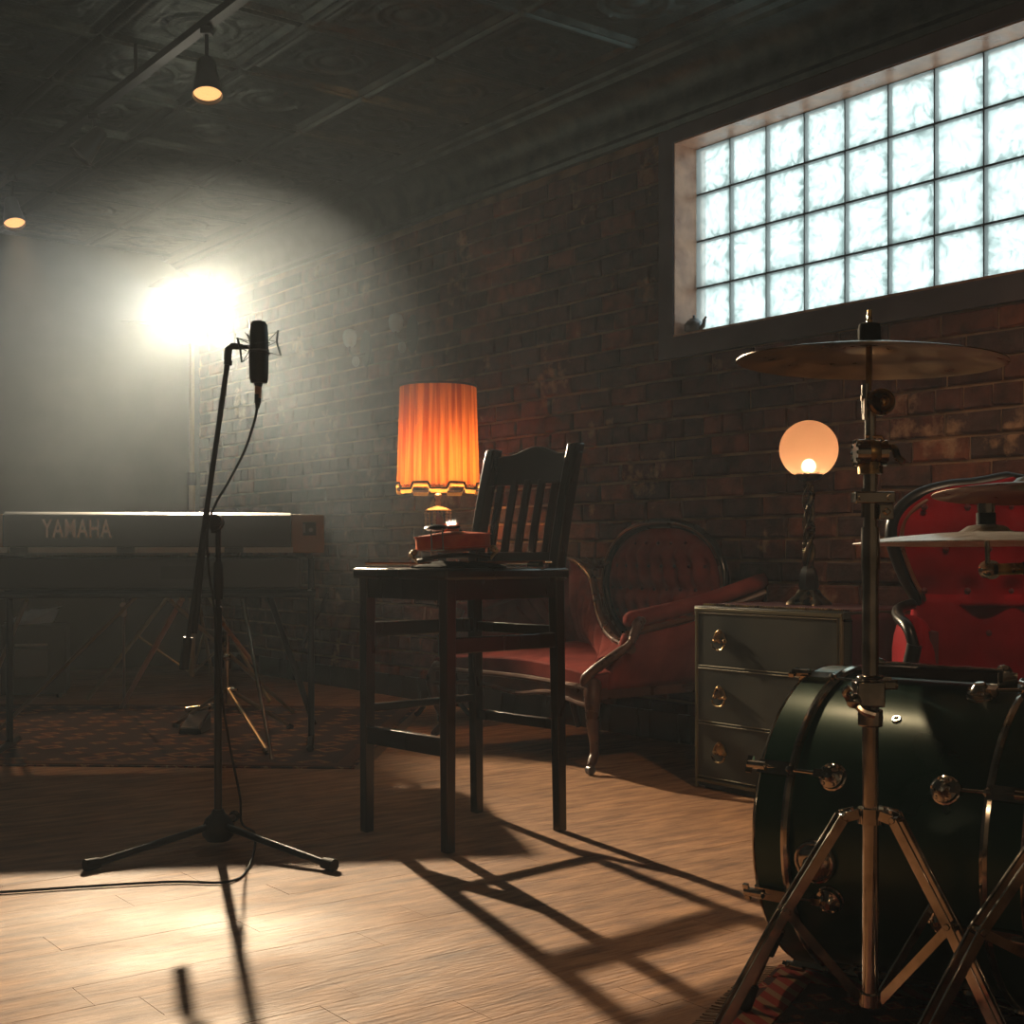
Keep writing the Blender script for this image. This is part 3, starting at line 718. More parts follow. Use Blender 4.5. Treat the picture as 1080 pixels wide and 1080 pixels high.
MB().cyl((0,0,.09), (0,0,L36(0,640).z), .0105, n=14).build('lower_pole', M['black_metal'], t)
MB().cyl((0,0,L36(0,640).z), (0,0,pt.z), .0075, n=12).build('upper_pole', M['black_metal'], t)
MB().lathe([(.0001,L36(0,632).z),(.013,L36(0,632).z),(.0145,L36(0,620).z),(.0125,L36(0,595).z),(.009,L36(0,592).z),(.0001,L36(0,592).z)], 16).build('height_clutch', M['black_plastic'], t)
c_ = L36(227, 551)
MB().cyl(c_+Vector((0,-.016,0)), c_+Vector((0,.016,0)), .022, n=20).bar(c_+Vector((0,0,-.03)), c_+Vector((0,0,0)), .018, .018).bar(c_, L36(216,553), .02, .03).build('boom_clamp', M['black_plastic'], t)
MB().cyl(c_+Vector((.008,-.028,0)), c_+Vector((.008,-.014,0)), .012, n=6).build('clamp_knob', M['black_plastic'], t)
b0, b1 = L36(194,706,.0), L36(240,382,.0)
MB().cyl(b0+(b1-b0)*.1, b1, .0075, n=12).cyl(L36(205,668), b0+(b1-b0)*.52, .009, n=12).build('boom', M['black_metal'], t)
MB().cyl(b0, L36(198,672), .0125, n=14).build('counterweight', M['black_metal'], t)
MB().tube([b1-(b1-b0)*.005, L36(241,368), L36(245,365), L36(256,366)], [.0095,.0105,.0095,.008], 12).cyl(L36(240,385), L36(241,380), .0115, n=12).build('swivel_joint', M['black_plastic'], t)
mt = thing('studio_microphone', 'black large diaphragm studio microphone held in a wire shock mount', 'microphone', PX(273,385,3.6))
def LM(x, y, dy=0): return Vector(((x-273)*f36, dy, (385-y)*f36))
MB().lathe([(.001,LM(0,404).z),(.0225,LM(0,404).z),(.0255,LM(0,400).z),(.0265,LM(0,384).z),(.0265,LM(0,373).z),(.001,LM(0,373).z)], 28).build('body', M['black_plastic'], mt)
MB().lathe([(.001,LM(0,373).z),(.0255,LM(0,373).z),(.025,LM(0,350).z),(.0235,LM(0,343).z),(.018,LM(0,339.5).z),(.008,LM(0,338.3).z),(.001,LM(0,338.2).z)], 28).build('grille', M['black_metal'], mt)
MB().lathe([(.0262,LM(0,369).z),(.0272,LM(0,369).z),(.0272,LM(0,371).z),(.0262,LM(0,371).z)], 28, closed=True).build('ring', M['grille'], mt)
MB().cyl(LM(272.5,404), LM(272.5,408), .012, .0095, 16).cyl(LM(272.5,408), LM(272.5,413), .009, n=16).build('plug_collar', M['black_metal'], mt)
MB().cyl(LM(272.3,407), LM(272.3,415), .0098, n=16).cyl(LM(272.3,413), LM(272.3,420), .0092, n=16).build('connector_band', M['kb_wood'], mt)
MB().cyl(LM(272,416), LM(271.8,425), .0095, n=16).cyl(LM(271.8,425), LM(271.2,431), .0085, .005, 16).build('connector', M['black_plastic'], mt)
pegs = [((251,357),(254,367),(256,383),-.012), ((294,349),(292.5,361),(297,376),-.012), ((259,351),(262,360),(261,366),.03), ((291,352),(289,360),(292,372),.03)]
for a, b, c, dy in pegs[:3]:
    MB().tube([LM(*a,dy), LM(*b,dy), LM(*c,dy)], .003, 8).build('shock_mount_arm', M['black_metal'], mt)
for y_, tl in ((364, 2), (372, -1)):
    MB().tube([LM(273+11.5*math.cos(a), y_-tl*math.cos(a), .0295*math.sin(a)) for a in [2*PI*k/28 for k in range(28)]], .0018, 6, closed=True).build('mount_ring', M['black_metal'], mt)
mb = MB()
for a, b in (((251,357),(264,363)),((254,367),(263,364)),((256,383),(263,371)),((254,367),(263,372)),((294,349),(283,360)),((292.5,361),(283,365)),((292.5,361),(283,359)),((297,376),(284,372)),((259,351),(265,358)),((261,366),(265,371)),((251,357),(263,360)),((256,383),(264,376))):
    mb.tube([LM(*a,-.01), LM(*b,-.004)], .0011, 5)
mb.build('elastic_cord', M['rubber'], mt)
MB().tube([LM(256,366,0), LM(262,366,0)], .006, 8).build('mount_arm', M['black_metal'], mt)
def floorpt(x, y, z=.004): Z = (.8-z)*1400/(y-583); return Vector(((x-540)/1400*Z, Z, z))
cab = [PX(271.3,430,3.6), PX(268,445,3.59), PX(258,475,3.58), PX(240,510,3.57), PX(227,532,3.57), PX(219,560,3.57), PX(220,600,3.57), PX(226,640,3.575), PX(229,680,3.57), PX(234,735,3.56), PX(243,790,3.6), PX(253,840,3.66), PX(255,868,3.70), Vector((-.70,3.62,.03)), floorpt(262,915), floorpt(240,930), floorpt(180,930), floorpt(90,935), floorpt(0,941), floorpt(-120,948), floorpt(-300,940)]
o = MB().tube(cat_curve(cab, 8), .0033, 8).build('microphone_cable', M['rubber']); tag(o, 'thin black cable drooping from the microphone and running left across the floor', 'cable')

# ------------------------------------------------------------ fringed lamp with orange shade on a small pedestal
u = 462-540; Z = 3.55/(.8*u/1400+.6); LX = u/1400*Z; LZ = Z; sc_ = Z/1400
base_h = .8+(583-561)*sc_
t = thing('pedestal_stand', 'slim dark pedestal stand under the orange-shaded lamp behind the bar chair', 'pedestal', (LX+.02, LZ, 0))
MB().lathe([(.001,base_h-.03),(.09,base_h-.03),(.1,base_h-.02),(.098,base_h-.002),(.001,base_h)], 28).build('top', M['black_wood'], t)
MB().lathe([(.001,.1),(.03,.1),(.036,.14),(.018,.2),(.022,.4),(.014,.6),(.02,.78),(.03,base_h-.03),(.001,base_h-.03)], 18).build('column', M['black_wood'], t)
for k in range(3):
    a = k*2*PI/3+.5; d = Vector((math.cos(a), math.sin(a), 0))
    MB().tube(cat_curve([d*.02+Vector((0,0,.14)), d*.07+Vector((0,0,.10)), d*.13+Vector((0,0,.03)), d*.155+Vector((0,0,.012))]), .012, 8).build('foot', M['black_wood'], t)
t = thing('table_lamp', 'lit table lamp with tall pleated orange shade and scalloped border behind the bar chair', 'lamp', (LX, LZ, base_h))
def LH(y): return .8+(583-y)*sc_-base_h
sh0, sh1 = LH(515), LH(408); r0, r1 = .196, .182
def pleat(r, z, a): return r*(1+.012*math.sin(a*46)+.004*math.sin(a*17+1)), z
mb = MB(); prof = [(r0+(r1-r0)*i/8, sh0+.012+(sh1-sh0-.012)*i/8) for i in range(9)]
mb.lathe(prof, 230, None, pleat); mb.build('lamp_shade', M['shade'], t, ang=180)
mb = MB(); mb.lathe([(r1*1.0,sh1-.004),(r1+.006,sh1-.004),(r1+.006,sh1+.006),(r1,sh1+.006)], 60, closed=True); mb.build('shade_rim', M['shade_trim'], t)
def keyw(a): q = (a*7/(2*PI)) % 1; return 1 if q < .5 else 0
NK = 196
mb = MB(); vs = []
def sc_off(a):
    q = (a*7/(2*PI)) % 1
    f = lambda x: max(0, min(1, x))
    return f((q-.05)/.06)-f((q-.55)/.06)
for (rr, zz) in ((r0+.002, sh0+.03),(r0+.003, sh0-.006)):
    pass
mb.lathe([(r0+.001, 0),(r0+.004, 1),(r0+.001,2)], NK, None, lambda r, z, a: (r, sh0+.018-.03*sc_off(a)+(0,.0,-.0)[int(z)]-(.0,.016,.032)[int(z)]*.55))
mb.build('shade_border', M['shade_gold'], t, ang=180)
mb = MB(); pts = []
for k in range(NK):
    a = 2*PI*k/NK; pts.append(((r0+.005)*math.cos(a), (r0+.005)*math.sin(a), sh0+.022-.03*sc_off(a)))
mb.tube(pts, .0055, 6, closed=True)
mb.build('shade_trim', M['shade_trim'], t)
MB().lathe([(.001,0),(.07,0),(.075,.008),(.06,.014),(.02,.02),(.001,.02)], 24).build('base', M['socket'], t)
for k in range(6):
    a = k*PI/3+.3; d = Vector((math.cos(a), math.sin(a), 0)); mb = MB()
    for i in range(6): mb.ball(d*.06+Vector((0,0,.02+i*.014)), .0085, 8)
    mb.build('crystal_bead_column', M['crystal'], t)
MB().lathe([(.001,.1),(.06,.1),(.064,.104),(.05,.112),(.02,.122),(.001,.13)], 24).build('crystal_dome', M['crystal'], t)
MB().lathe([(.001,.02),(.02,.024),(.03,.045),(.026,.07),(.01,.09),(.001,.1)], 16).build('inner_vase', M['violin'], t)
MB().lathe([(.008,.12),(.014,.13),(.018,.14),(.01,.152),(.016,.165),(.02,.178),(.01,.19),(.016,.2),(.01,.212),(.008,.25)], 18).build('stem', M['crystal'], t)
MB().cyl((0,0,.24), (0,0,.29), .016, n=14).build('socket', M['socket'], t)
MB().ball((0,0,.32), .03, 16).build('bulb', M['bulb'], t)
MB().tube([(-.01,0,sh1-.02),(.01,0,sh1-.02)], .004, 6).tube([(r1*math.cos(a),r1*math.sin(a),sh1-.004) for a in (0,PI)], .002, 5).tube([(r1*math.cos(a),r1*math.sin(a),sh1-.004) for a in (PI/2,-PI/2)], .002, 5).tube([(0,0,.3),(0.05,0,.4),(0,0,sh1)], .002, 5).build('shade_carrier', M['socket'], t)
light('table_lamp_light', 'POINT', (LX, LZ, base_h+.30), 26, (1,.45,.16), shadow_soft_size=.035)

# ------------------------------------------------------------ olive chest of drawers
cw = thing('drawer_cabinet', 'olive painted cabinet with three drawers and gilt edges beside the settee', 'cabinet', W(2.93, 3.43, 0), WROT)
w_, d_, h_ = .626, .42, .62
mb = MB(); mb.box((0,.0,.30), (w_-.004, d_-.01, h_-.04)); mb.box((0,0,.02), (w_-.04,d_-.04,.04)); mb.build('body', M['cabinet'], cw, smooth=False)
MB().box((0,0,h_-.012), (w_+.012, d_+.014, .024)).build('top', M['cabinet'], cw, bevel=.003)
mb = MB(); y = -d_/2-.004
for x in (-w_/2+.006, w_/2-.006): mb.box((x, y, h_/2), (.011,.012,h_-.01))
mb.box((0,y,h_-.012), (w_,.018,.012)); mb.box((0,y,.03), (w_,.012,.012))
mb.build('gilt_edging', M['cab_edge'], cw, bevel=.002)
dh = .178
for i in range(3):
    z = .045+dh/2+i*(dh+.009)
    dr = MB().box((0,-d_/2-.002,z), (w_-.03,.016,dh)).build('drawer', M['cabinet'], cw, bevel=.003, label='top drawer' if i == 2 else None)
    mb = MB(); mb.tube([(sx*(w_/2-.016), -d_/2-.010, z+sz*dh/2) for sx, sz in ((-1,-1),(1,-1),(1,1),(-1,1))], .0022, 6, closed=True)
    mb.build('moulding', M['cab_edge'], dr)
    for hxx in (-.19,):
        mb = MB(); c = Vector((hxx, -d_/2-.012, z))
        mb.lathe([(.001,0),(.02,0),(.022,.003),(.012,.006),(.001,.006)], 14, Matrix.Translation(c+Vector((0,0,.012))) @ Matrix.Rotation(PI/2, 4, 'X'))
        mb.ball(c+Vector((0,-.006,.03)), .008, 8).ball(c+Vector((-.022,-.004,-.002)), .008, 8).ball(c+Vector((.022,-.004,-.002)), .008, 8)
        mb.tube([c+Vector((.028*math.cos(a), -.012, -.012+.02*math.sin(a))) for a in [PI+PI*k/10 for k in range(11)]], .0035, 6)
        mb.tube(cat_curve([c+Vector((-.03,-.005,-.004)), c+Vector((-.018,-.006,.02)), c+Vector((0,-.006,.034)), c+Vector((.018,-.006,.02)), c+Vector((.03,-.005,-.004))], 4), .003, 6)
        mb.build('handle', M['brass'], dr)
# dark runner with beaded edge draped over the cabinet top
rn = thing('table_runner', 'dark maroon cloth runner with beaded edge draped over the olive cabinet', 'cloth', W(2.93, 3.43, h_), WROT)
def run(u, v):
    x = -.30+u*.66; z = .003
    if x > .322: z = .003-(x-.322)*5.5; x = .325+.004*math.sin(v*20)
    return (x, -.185+v*.385, z+.001*math.sin(v*30+u*9))
MB().grid(run, 40, 18, (0,0,.003)).build('cloth', M['maroon'], rn)
mb = MB()
for i in range(62): mb.ball((-.30+i*.0102, -.187, .004), .0042, 6)
mb.build('beaded_edge', M['brass'], rn, kind='stuff')

# ------------------------------------------------------------ globe lamp on the cabinet
u = 853-540; Z = 3.45/(.8*u/1400+.6); sc_ = Z/1400; gx = u*sc_
zt0 = h_+.008
t = thing('globe_lamp', 'lit table lamp with frosted glass globe on twisted bronze stem on the cabinet', 'lamp', (gx, Z, zt0))
def GH(y): return .8+(583-y)*sc_-zt0
bm_ = M['brass'].copy(); bm_.name = 'dark_bronze'; 
for nn in bm_.node_tree.nodes:
    if nn.type == 'VALTORGB': nn.color_ramp.elements[0].color = (.03,.022,.015,1); nn.color_ramp.elements[1].color = (.16,.12,.07,1)
gc = GH(474); gr = .097
prof = [(gr*math.sin(a), gc-gr*math.cos(a)) for a in [math.radians(24)+(PI-math.radians(24))*i/22 for i in range(22)]]+[(.0005, gc+gr)]
MB().lathe(prof, 40).build('glass_globe', M['globe'], t, ang=180)
MB().ball((0,0,gc-.056), .024, 14).build('bulb', M['globe_bulb'], t)
zc = gc-gr*math.cos(math.radians(24))
mb = MB(); mb.lathe([(.001,zc-.03),(.014,zc-.03),(.02,zc-.018),(.036,zc-.012),(.045,zc-.002),(.047,zc+.006),(.043,zc+.006),(.04,zc-.002),(.001,zc-.006)], 30)
for k in range(10):
    a = k*2*PI/10; mb.tube([(.044*math.cos(a+b),.044*math.sin(a+b),zc+.004+.007*math.sin((b/.3+1)*PI/2)) for b in [-.3+.1*i for i in range(7)]], .0025, 5)
mb.build('globe_holder', bm_, t)
mb = MB()
zb, ztp = GH(600), zc-.028
for ph in (0, 2*PI/3, 4*PI/3):
    mb.tube([( .012*math.cos(ph+q*9), .012*math.sin(ph+q*9), zb+(ztp-zb)*q) for q in [i/36 for i in range(37)]], [.007+.004*math.sin(q*PI*3)**2 for q in [i/36 for i in range(37)]], 8)
for k in range(14):
    q = k/14; a = q*12; mb.ball((.016*math.cos(a),.016*math.sin(a), zb+(ztp-zb)*q), .008+.003*math.sin(k*2.3), 8, (1,1,.8))
mb.build('twisted_stem', bm_, t)
MB().lathe([(.001,GH(622)),(.03,GH(622)),(.034,GH(618)),(.03,GH(606)),(.024,GH(600)),(.016,GH(597)),(.001,GH(597))], 6).build('plinth', M['ebony'], t)
def foot(r, z, a): return r*(1+.12*math.cos(4*a)), z
MB().lathe([(.001,0),(.07,0),(.068,.006),(.055,.018),(.042,.03),(.032,GH(622)),(.001,GH(622)+.001)], 40, None, foot).build('base', bm_, t)
light('globe_lamp_light', 'POINT', (gx, Z, zt0+gc-.056), 2.9, (1,.56,.3), shadow_soft_size=.025)

# ------------------------------------------------------------ Victorian settee
se = thing('settee', 'rose velvet Victorian settee with tufted medallion back and carved wooden frame', 'settee', W(4.17, 3.5, 0), WROT)
def SW(s, n, h): return W(s, n, h)
def sb(mb, name, m, **k): return mb.build(name, m, se, world=True, **k)
SF, SBK, S_R, S_L = 3.13, 3.80, 3.66, 4.68
# seat cushion with serpentine front
def seat(u, v):
    s_ = S_R+(S_L-S_R)*u; nf = SF+.03*math.cos((u-.5)*2*PI); n_ = nf+(SBK-nf)*v
    return SW(s_, n_, .345+.085*math.sin(PI*min(1,max(0,u*.94+.03)))**.45*math.sin(PI*min(1,.08+v*.6))**.6)
sb(MB().grid(seat, 26, 14, (0,0,-.06)), 'seat', M['rose_velvet'], bevel=.006)
def apron(u, v):
    s_ = S_R+(S_L-S_R)*u; nf = SF-.012+.03*math.cos((u-.5)*2*PI)
    hb = .262-.012*math.cos((u-.5)*4*PI); return SW(s_, nf, hb+(.315-hb)*v)
sb(MB().grid(apron, 30, 2, tuple(SW(0,.03,0))), 'front_apron', M['carved_wood'], bevel=.004)
mb = MB(); mb.tube([Vector(apron(i/30, 1))+Vector((0,0,.0)) for i in range(31)], .011, 8); mb.tube([Vector(apron(i/30, 0)) for i in range(31)], .009, 8); sb(mb, 'apron_bead', M['carved_wood'])
mb = MB(); wslab(mb, S_R, S_R+.03, SF+.02, SBK, .265, .31); wslab(mb, S_L-.03, S_L, SF+.02, SBK, .265, .31); wslab(mb, S_R, S_L, SBK, SBK+.03, .265, .31); sb(mb, 'side_rail', M['carved_wood'], bevel=.004)
# cabriole front legs with casters
for s_, dr_ in ((S_R+.01, -1), (S_L-.02, 1)):
    k = [SW(s_+dr_*.0, SF-.015, .33), SW(s_+dr_*.025, SF-.035, .26), SW(s_+dr_*.015, SF-.025, .19), SW(s_, SF-.005, .12), SW(s_, SF-.005, .07), SW(s_+dr_*.02, SF-.04, .032)]
    mb = MB(); cc = cat_curve(k, 6); rr = [.028,.030,.031,.031,.031,.030, .029,.028,.027,.026,.025,.024, .024,.023,.022,.022,.021,.02, .019,.019,.018,.018,.017,.017, .017,.017,.018,.018,.017,.015, .013]
    mb.tube(cc, rr[:len(cc)], 12); mb.ball(k[0]+Vector((0,0,-.01)), .036, 12, (1,1,.8))
    lg = sb(mb, 'leg', M['carved_wood'])
    p = k[-1]; mb = MB(); mb.cyl(p+Vector((.006,-.008,-.014)), p+Vector((-.006,.008,-.014)), .0165, n=16); mb.cyl(p+Vector((0,0,-.006)), p+Vector((0,0,.01)), .006, n=8)
    sb_ = mb.build('caster', M['pewter'], lg, world=True)
for s_ in (S_R+.04, S_L-.04):
    sb(MB().tube([SW(s_, SBK, .29), SW(s_, SBK+.02, .15), SW(s_, SBK+.06, .012)], [.026,.02,.015], 8), 'leg', M['carved_wood'])
# medallion back
mc_s, mc_h = 4.05, .65; MRs, MRh = .35, .26
def sup(a): return (math.copysign(abs(math.cos(a))**.85, math.cos(a)), math.copysign(abs(math.sin(a))**.85, math.sin(a)))
def med(u, v):                                                    # u angle, v radius
    a = u*2*PI; c, q = sup(a); x, z = c*MRs*v, q*MRh*v
    if z < 0: z *= 1.0; x *= 1-.18*(-z/MRh)
    # buttoned tufting: vertical channels pinched at staggered buttons
    cx, cz = x/.075, z/.095
    row = round(cz*1.0); off = .5*(row % 2); fx = cx+off; dx = fx-round(fx); dz = cz-row
    but = math.exp(-(dx*dx*9+dz*dz*12)); chan = .5+.5*math.cos(2*PI*(cx+.18*math.sin(cz*PI)))
    bulge = .055*(1-v**3)+.03*chan*(1-v**6)-.035*but*(1-v**6)
    return SW(mc_s+x, SBK+.03-bulge-.10*(-x/MRs if x < 0 else 0)*.0, mc_h+z)
mb = MB(); mb.grid(med, 96, 26); sb(mb, 'medallion_back', M['rose_velvet'], ang=180)
mb = MB(); pts = []
for k in range(64):
    a = 2*PI*k/64; c, q = sup(a); x, z = c*MRs*1.03, q*MRh*1.05
    if z < 0: x *= 1-.18*(-z/MRh)
    pts.append(SW(mc_s+x, SBK+.02, mc_h+z))
mb.tube(pts, .02, 10, closed=True); mb2 = MB(); sb(mb, 'medallion_frame', M['black_wood'])
mb2.tube([p+SW(0,-.018,0)*1 for p in [SW(0,0,0)+p_*1 for p_ in pts]][0:64], .006, 6, closed=True)
sb(mb2, 'medallion_bead', M['carved_wood'])
mb = MB(); mb.prism([((p-SW(mc_s,SBK,mc_h)).dot(Vector((-.6,.8,0)))*-1*.99, (p.z-mc_h)*.99) for p in pts], 0, .02, Matrix.Translation(SW(mc_s,SBK+.055,mc_h)) @ Matrix.Rotation(WROT,4,'Z') @ Matrix.Rotation(PI/2,4,'X'))
sb(mb, 'back_panel', M['maroon'])
mb = MB()
for r_ in range(-2, 3):
    for c in range(-5, 6):
        cx = c-.5*(r_ % 2); x, z = cx*.075, r_*.095
        if (x/MRs)**2+(z/MRh)**2 < .8:
            rr_ = math.sqrt((x/MRs)**2+(z/MRh)**2); mb.ball(SW(mc_s+x, SBK+.03-.055*(1-rr_**3)-.000, mc_h+z), .0075, 8)
sb(mb, 'button', M['maroon'], kind='stuff')
# low fluted back wrapping round to the front post
topc = cat_curve([SW(4.70,3.25,.56), SW(4.74,3.42,.69), SW(4.72,3.58,.755), SW(4.66,3.70,.77), SW(4.60,3.78,.77), PX(622,606,5.75), PX(629,630,5.55), PX(634,652,5.35), PX(645,672,5.1), PX(666,685,4.80)], 8)
botc = cat_curve([SW(4.60,3.40,.40), SW(4.60,3.60,.40), SW(4.57,3.66,.41), SW(4.50,3.68,.415), SW(4.44,3.66,.42), SW(4.28,3.60,.42), SW(4.12,3.52,.415), SW(3.98,3.44,.41), SW(3.84,3.32,.40), SW(3.76,3.24,.385)], 8)
def interp(c, u):
    x = u*(len(c)-1); i = min(int(x), len(c)-2); return c[i].lerp(c[i+1], x-i)
def flute(u, v):
    a, b = interp(topc, u), interp(botc, max(0, min(1, u-.10*(1-v)*0+.0))); p = b.lerp(a, v)
    ch = abs(math.sin(PI*(u*15+1.3*v*1.0)))**.7; out = SW(0,-1,0)
    return p+out*(.05*math.sin(PI*min(1,max(0,v*.9+.05)))*min(1,(a-b).length/.15)*(.35+.65*ch))+Vector((-.02,0,0))*ch
sb(MB().grid(flute, 150, 14, tuple(SW(0,.03,0))), 'fluted_backrest', M['rose_velvet'], ang=180)
mb = MB(); mb.tube(topc, [.017+.004*math.sin(i*.9)*0 for i in range(len(topc))], 12); mb.tube([p+SW(0,-.014,0)+Vector((0,0,.008)) for p in topc], .006, 6); sb(mb, 'swept_frame', M['carved_wood'])
# carved leaf knot where the two frames meet
mb = MB(); c0 = PX(627,598,5.72)
for a in range(5):
    an = math.radians(20+a*35); mb.tube(cat_curve([c0, c0+Vector((math.cos(an)*.03,-.02,math.sin(an)*.02)), c0+Vector((math.cos(an)*.07,-.01,math.sin(an)*.04+.01))], 4), [.012,.013,.013,.012,.011,.009,.006,.004,.002], 8)
mb.ball(c0, .018, 10); sb(mb, 'carved_knot', M['carved_wood'])
# near arm: post, padded rail, side panel
p0 = SW(S_R-.0, SF+.04, .33)
mb = MB(); cc = cat_curve([SW(S_R+.03,SF-.02,.30), SW(S_R+.01,SF-.03,.36), PX(660,683,4.78), PX(668,672,4.8), PX(672,660,4.8), PX(674,655,4.82)], 6)
mb.tube(cc, [.022]*6+[.018]*6+[.014]*6+[.018]*6+[.022]*7, 12); mb.ball(cc[-1], .026, 12, (1,1,.7))
for k in range(5): mb.ball(cc[14+k*3], .016, 8)
sb(mb, 'arm_post', M['carved_wood'])
armp = cat_curve([SW(3.60,3.22,.555), SW(3.60,3.36,.575), SW(3.57,3.52,.605), SW(3.51,3.66,.65), SW(3.44,3.78,.70)], 6)
sb(MB().tube(armp, [.022]+[.03]*(len(armp)-2)+[.024], 12), 'arm_pad', M['rose_velvet'], ang=180)
sb(MB().tube([p+Vector((0,0,-.05)) for p in armp], .012, 8), 'arm_rail', M['carved_wood'])
def side(u, v):
    p = interp(armp, u)+Vector((0,0,-.05)); q = SW(S_R+.0, SF+.05+(SBK-SF-.05)*u, .30)
    return q.lerp(p, v)+SW(-.02*math.sin(PI*u)*math.sin(PI*v),0,0)
sb(MB().grid(side, 16, 10, tuple(SW(.025,0,0))), 'side_panel', M['rose_velvet'], ang=180)
mb = MB(); mb.tube([SW(4.66,3.2,.34), SW(4.67,3.2,.5), SW(4.66,3.22,.56)], .02, 10); sb(mb, 'arm_post', M['carved_wood'])
armf = cat_curve([SW(4.67,3.22,.56), SW(4.68,3.36,.58), SW(4.66,3.5,.62)], 6); sb(MB().tube(armf, .026, 10), 'arm_pad', M['rose_velvet'])
sb(MB().grid(lambda u, v: SW(4.67, 3.2+.55*u, .3+(.24+.1*u)*v), 6, 6, tuple(SW(.02,0,0))), 'side_panel', M['rose_velvet'])
# centre back uprights carrying the frames
mb = MB(); wslab(mb, 3.60, 4.62, SBK+.055, SBK+.075, .28, .52); sb(mb, 'outside_back', M['maroon'])

# ------------------------------------------------------------ crimson armchair at the right edge
ax_, ay_ = 1.30, 3.42
ac = thing('armchair', 'crimson tufted armchair with black carved frame behind the bass drum', 'armchair', (ax_, ay_, 0), math.radians(-6))
q3 = 3.42/1400
def AP(x, y, dy=0): return Vector(((x-1072)*q3, dy, .8+(583-y)*q3))
fr = [AP(982,640), AP(966,612), AP(957,590), AP(951,570), AP(952,550), AP(962,533), AP(982,519), AP(1010,511), AP(1040,508), AP(1072,502)]
frc = cat_curve(fr, 5); frc = frc+[Vector((-p.x, p.y, p.z)) for p in frc[::-1][1:]]
mb = MB(); mb.tube([p+Vector((0,.10-.0,0)) for p in frc], .018, 12, flat=1.3); mb.build('back_frame', M['ebony'], ac)
mb = MB(); mb.tube([p+Vector((.022 if p.x < 0 else -.022,.075,-.012)) for p in frc], .006, 6); mb.build('frame_bead', M['carved_wood'], ac)
def acb(u, v):
    i = v*(len(frc)//2); a = interp(frc[:len(frc)//2+1], v); x = a.x*(1-2*u); z = a.z
    cx, cz = x/.11, (z-.7)/.11; row = round(cz); fx = cx+.5*(row % 2); dx = fx-round(fx); dz = cz-row
    but = math.exp(-(dx*dx+dz*dz)*14)
    edge = math.sin(PI*min(1,max(0,u)))**.5
    return (x, .10-.075*edge+.028*but*edge, z)
mb = MB(); mb.grid(acb, 60, 50, (0,.05,0)); mb.build('backrest', M['red_velvet'], ac, ang=180)
mb = MB()
for r_ in range(-1, 3):
    for c in range(-2, 3):
        x, z = (c-.5*(r_ % 2))*.11, .7+r_*.11
        if abs(x) < .24 and z < .96: mb.ball((x,.055,z), .009, 8)
mb.build('button', M['maroon'], ac, kind='stuff')
MB().grid(lambda u, v: ((u-.5)*.5*(1+.12*(1-v)), -.30+.40*v, .42+.05*math.sin(PI*u)**.5*math.sin(PI*(v*.8+.1))**.5), 16, 12, (0,0,-.1)).build('seat', M['red_velvet'], ac, bevel=.01)
MB().box((0,-.10,.29), (.56,.44,.06)).build('seat_rail', M['ebony'], ac, bevel=.01)
MB().grid(lambda u, v: ((u-.5)*.47*(1+.12*(1-v)), .075-.03*math.sin(PI*u)**.5+.012*math.cos(u*6*PI), .42+.27*v), 30, 10, (0,.05,0)).build('lower_backrest', M['red_velvet'], ac, ang=180)
for sx in (-1, 1):
    def armb(u, v, sx=sx):                                        # rolled, padded arm: u along depth, v round the roll
        y = .10-.37*u; a = v*2*PI; k = (1-.35*(abs(2*u-1))**6)
        return (sx*(.265+.04*math.cos(a)*k+.02*u), y, .485+(.155 if math.sin(a) > 0 else .17)*math.copysign(abs(math.sin(a))**.6, math.sin(a))*k)
    mb = MB(); mb.grid(armb, 14, 24); mb.f += [tuple(j*15 for j in range(24)), tuple(j*15+14 for j in range(24))[::-1]]
    mb.build('padded_arm', M['red_velvet'], ac, ang=180)
    c = cat_curve([(sx*.24,.10,.665),(sx*.30,-.02,.655),(sx*.325,-.16,.64),(sx*.32,-.25,.62),(sx*.31,-.28,.57)], 5)
    MB().tube(c, .014, 10).build('arm_rest', M['ebony'], ac)
    MB().tube(cat_curve([(sx*.31,-.28,.58),(sx*.325,-.27,.48),(sx*.31,-.28,.38),(sx*.29,-.29,.3)], 5), .018, 10).build('arm_post', M['ebony'], ac)
    MB().tube(cat_curve([(sx*.25,-.29,.3),(sx*.27,-.31,.2),(sx*.25,-.28,.1),(sx*.26,-.31,.014)], 5), [.035]*5+[.028]*5+[.02]*6, 10).build('leg', M['ebony'], ac)
    MB().tube([(sx*.22,.1,.3),(sx*.24,.16,.014)], [.028,.018], 10).build('leg', M['ebony'], ac)
    MB().grid(lambda u, v, sx=sx: (sx*.27, .1-.36*u, .31+.3*v), 4, 4, (-sx*.02,0,0)).build('outside_arm', M['maroon'], ac)

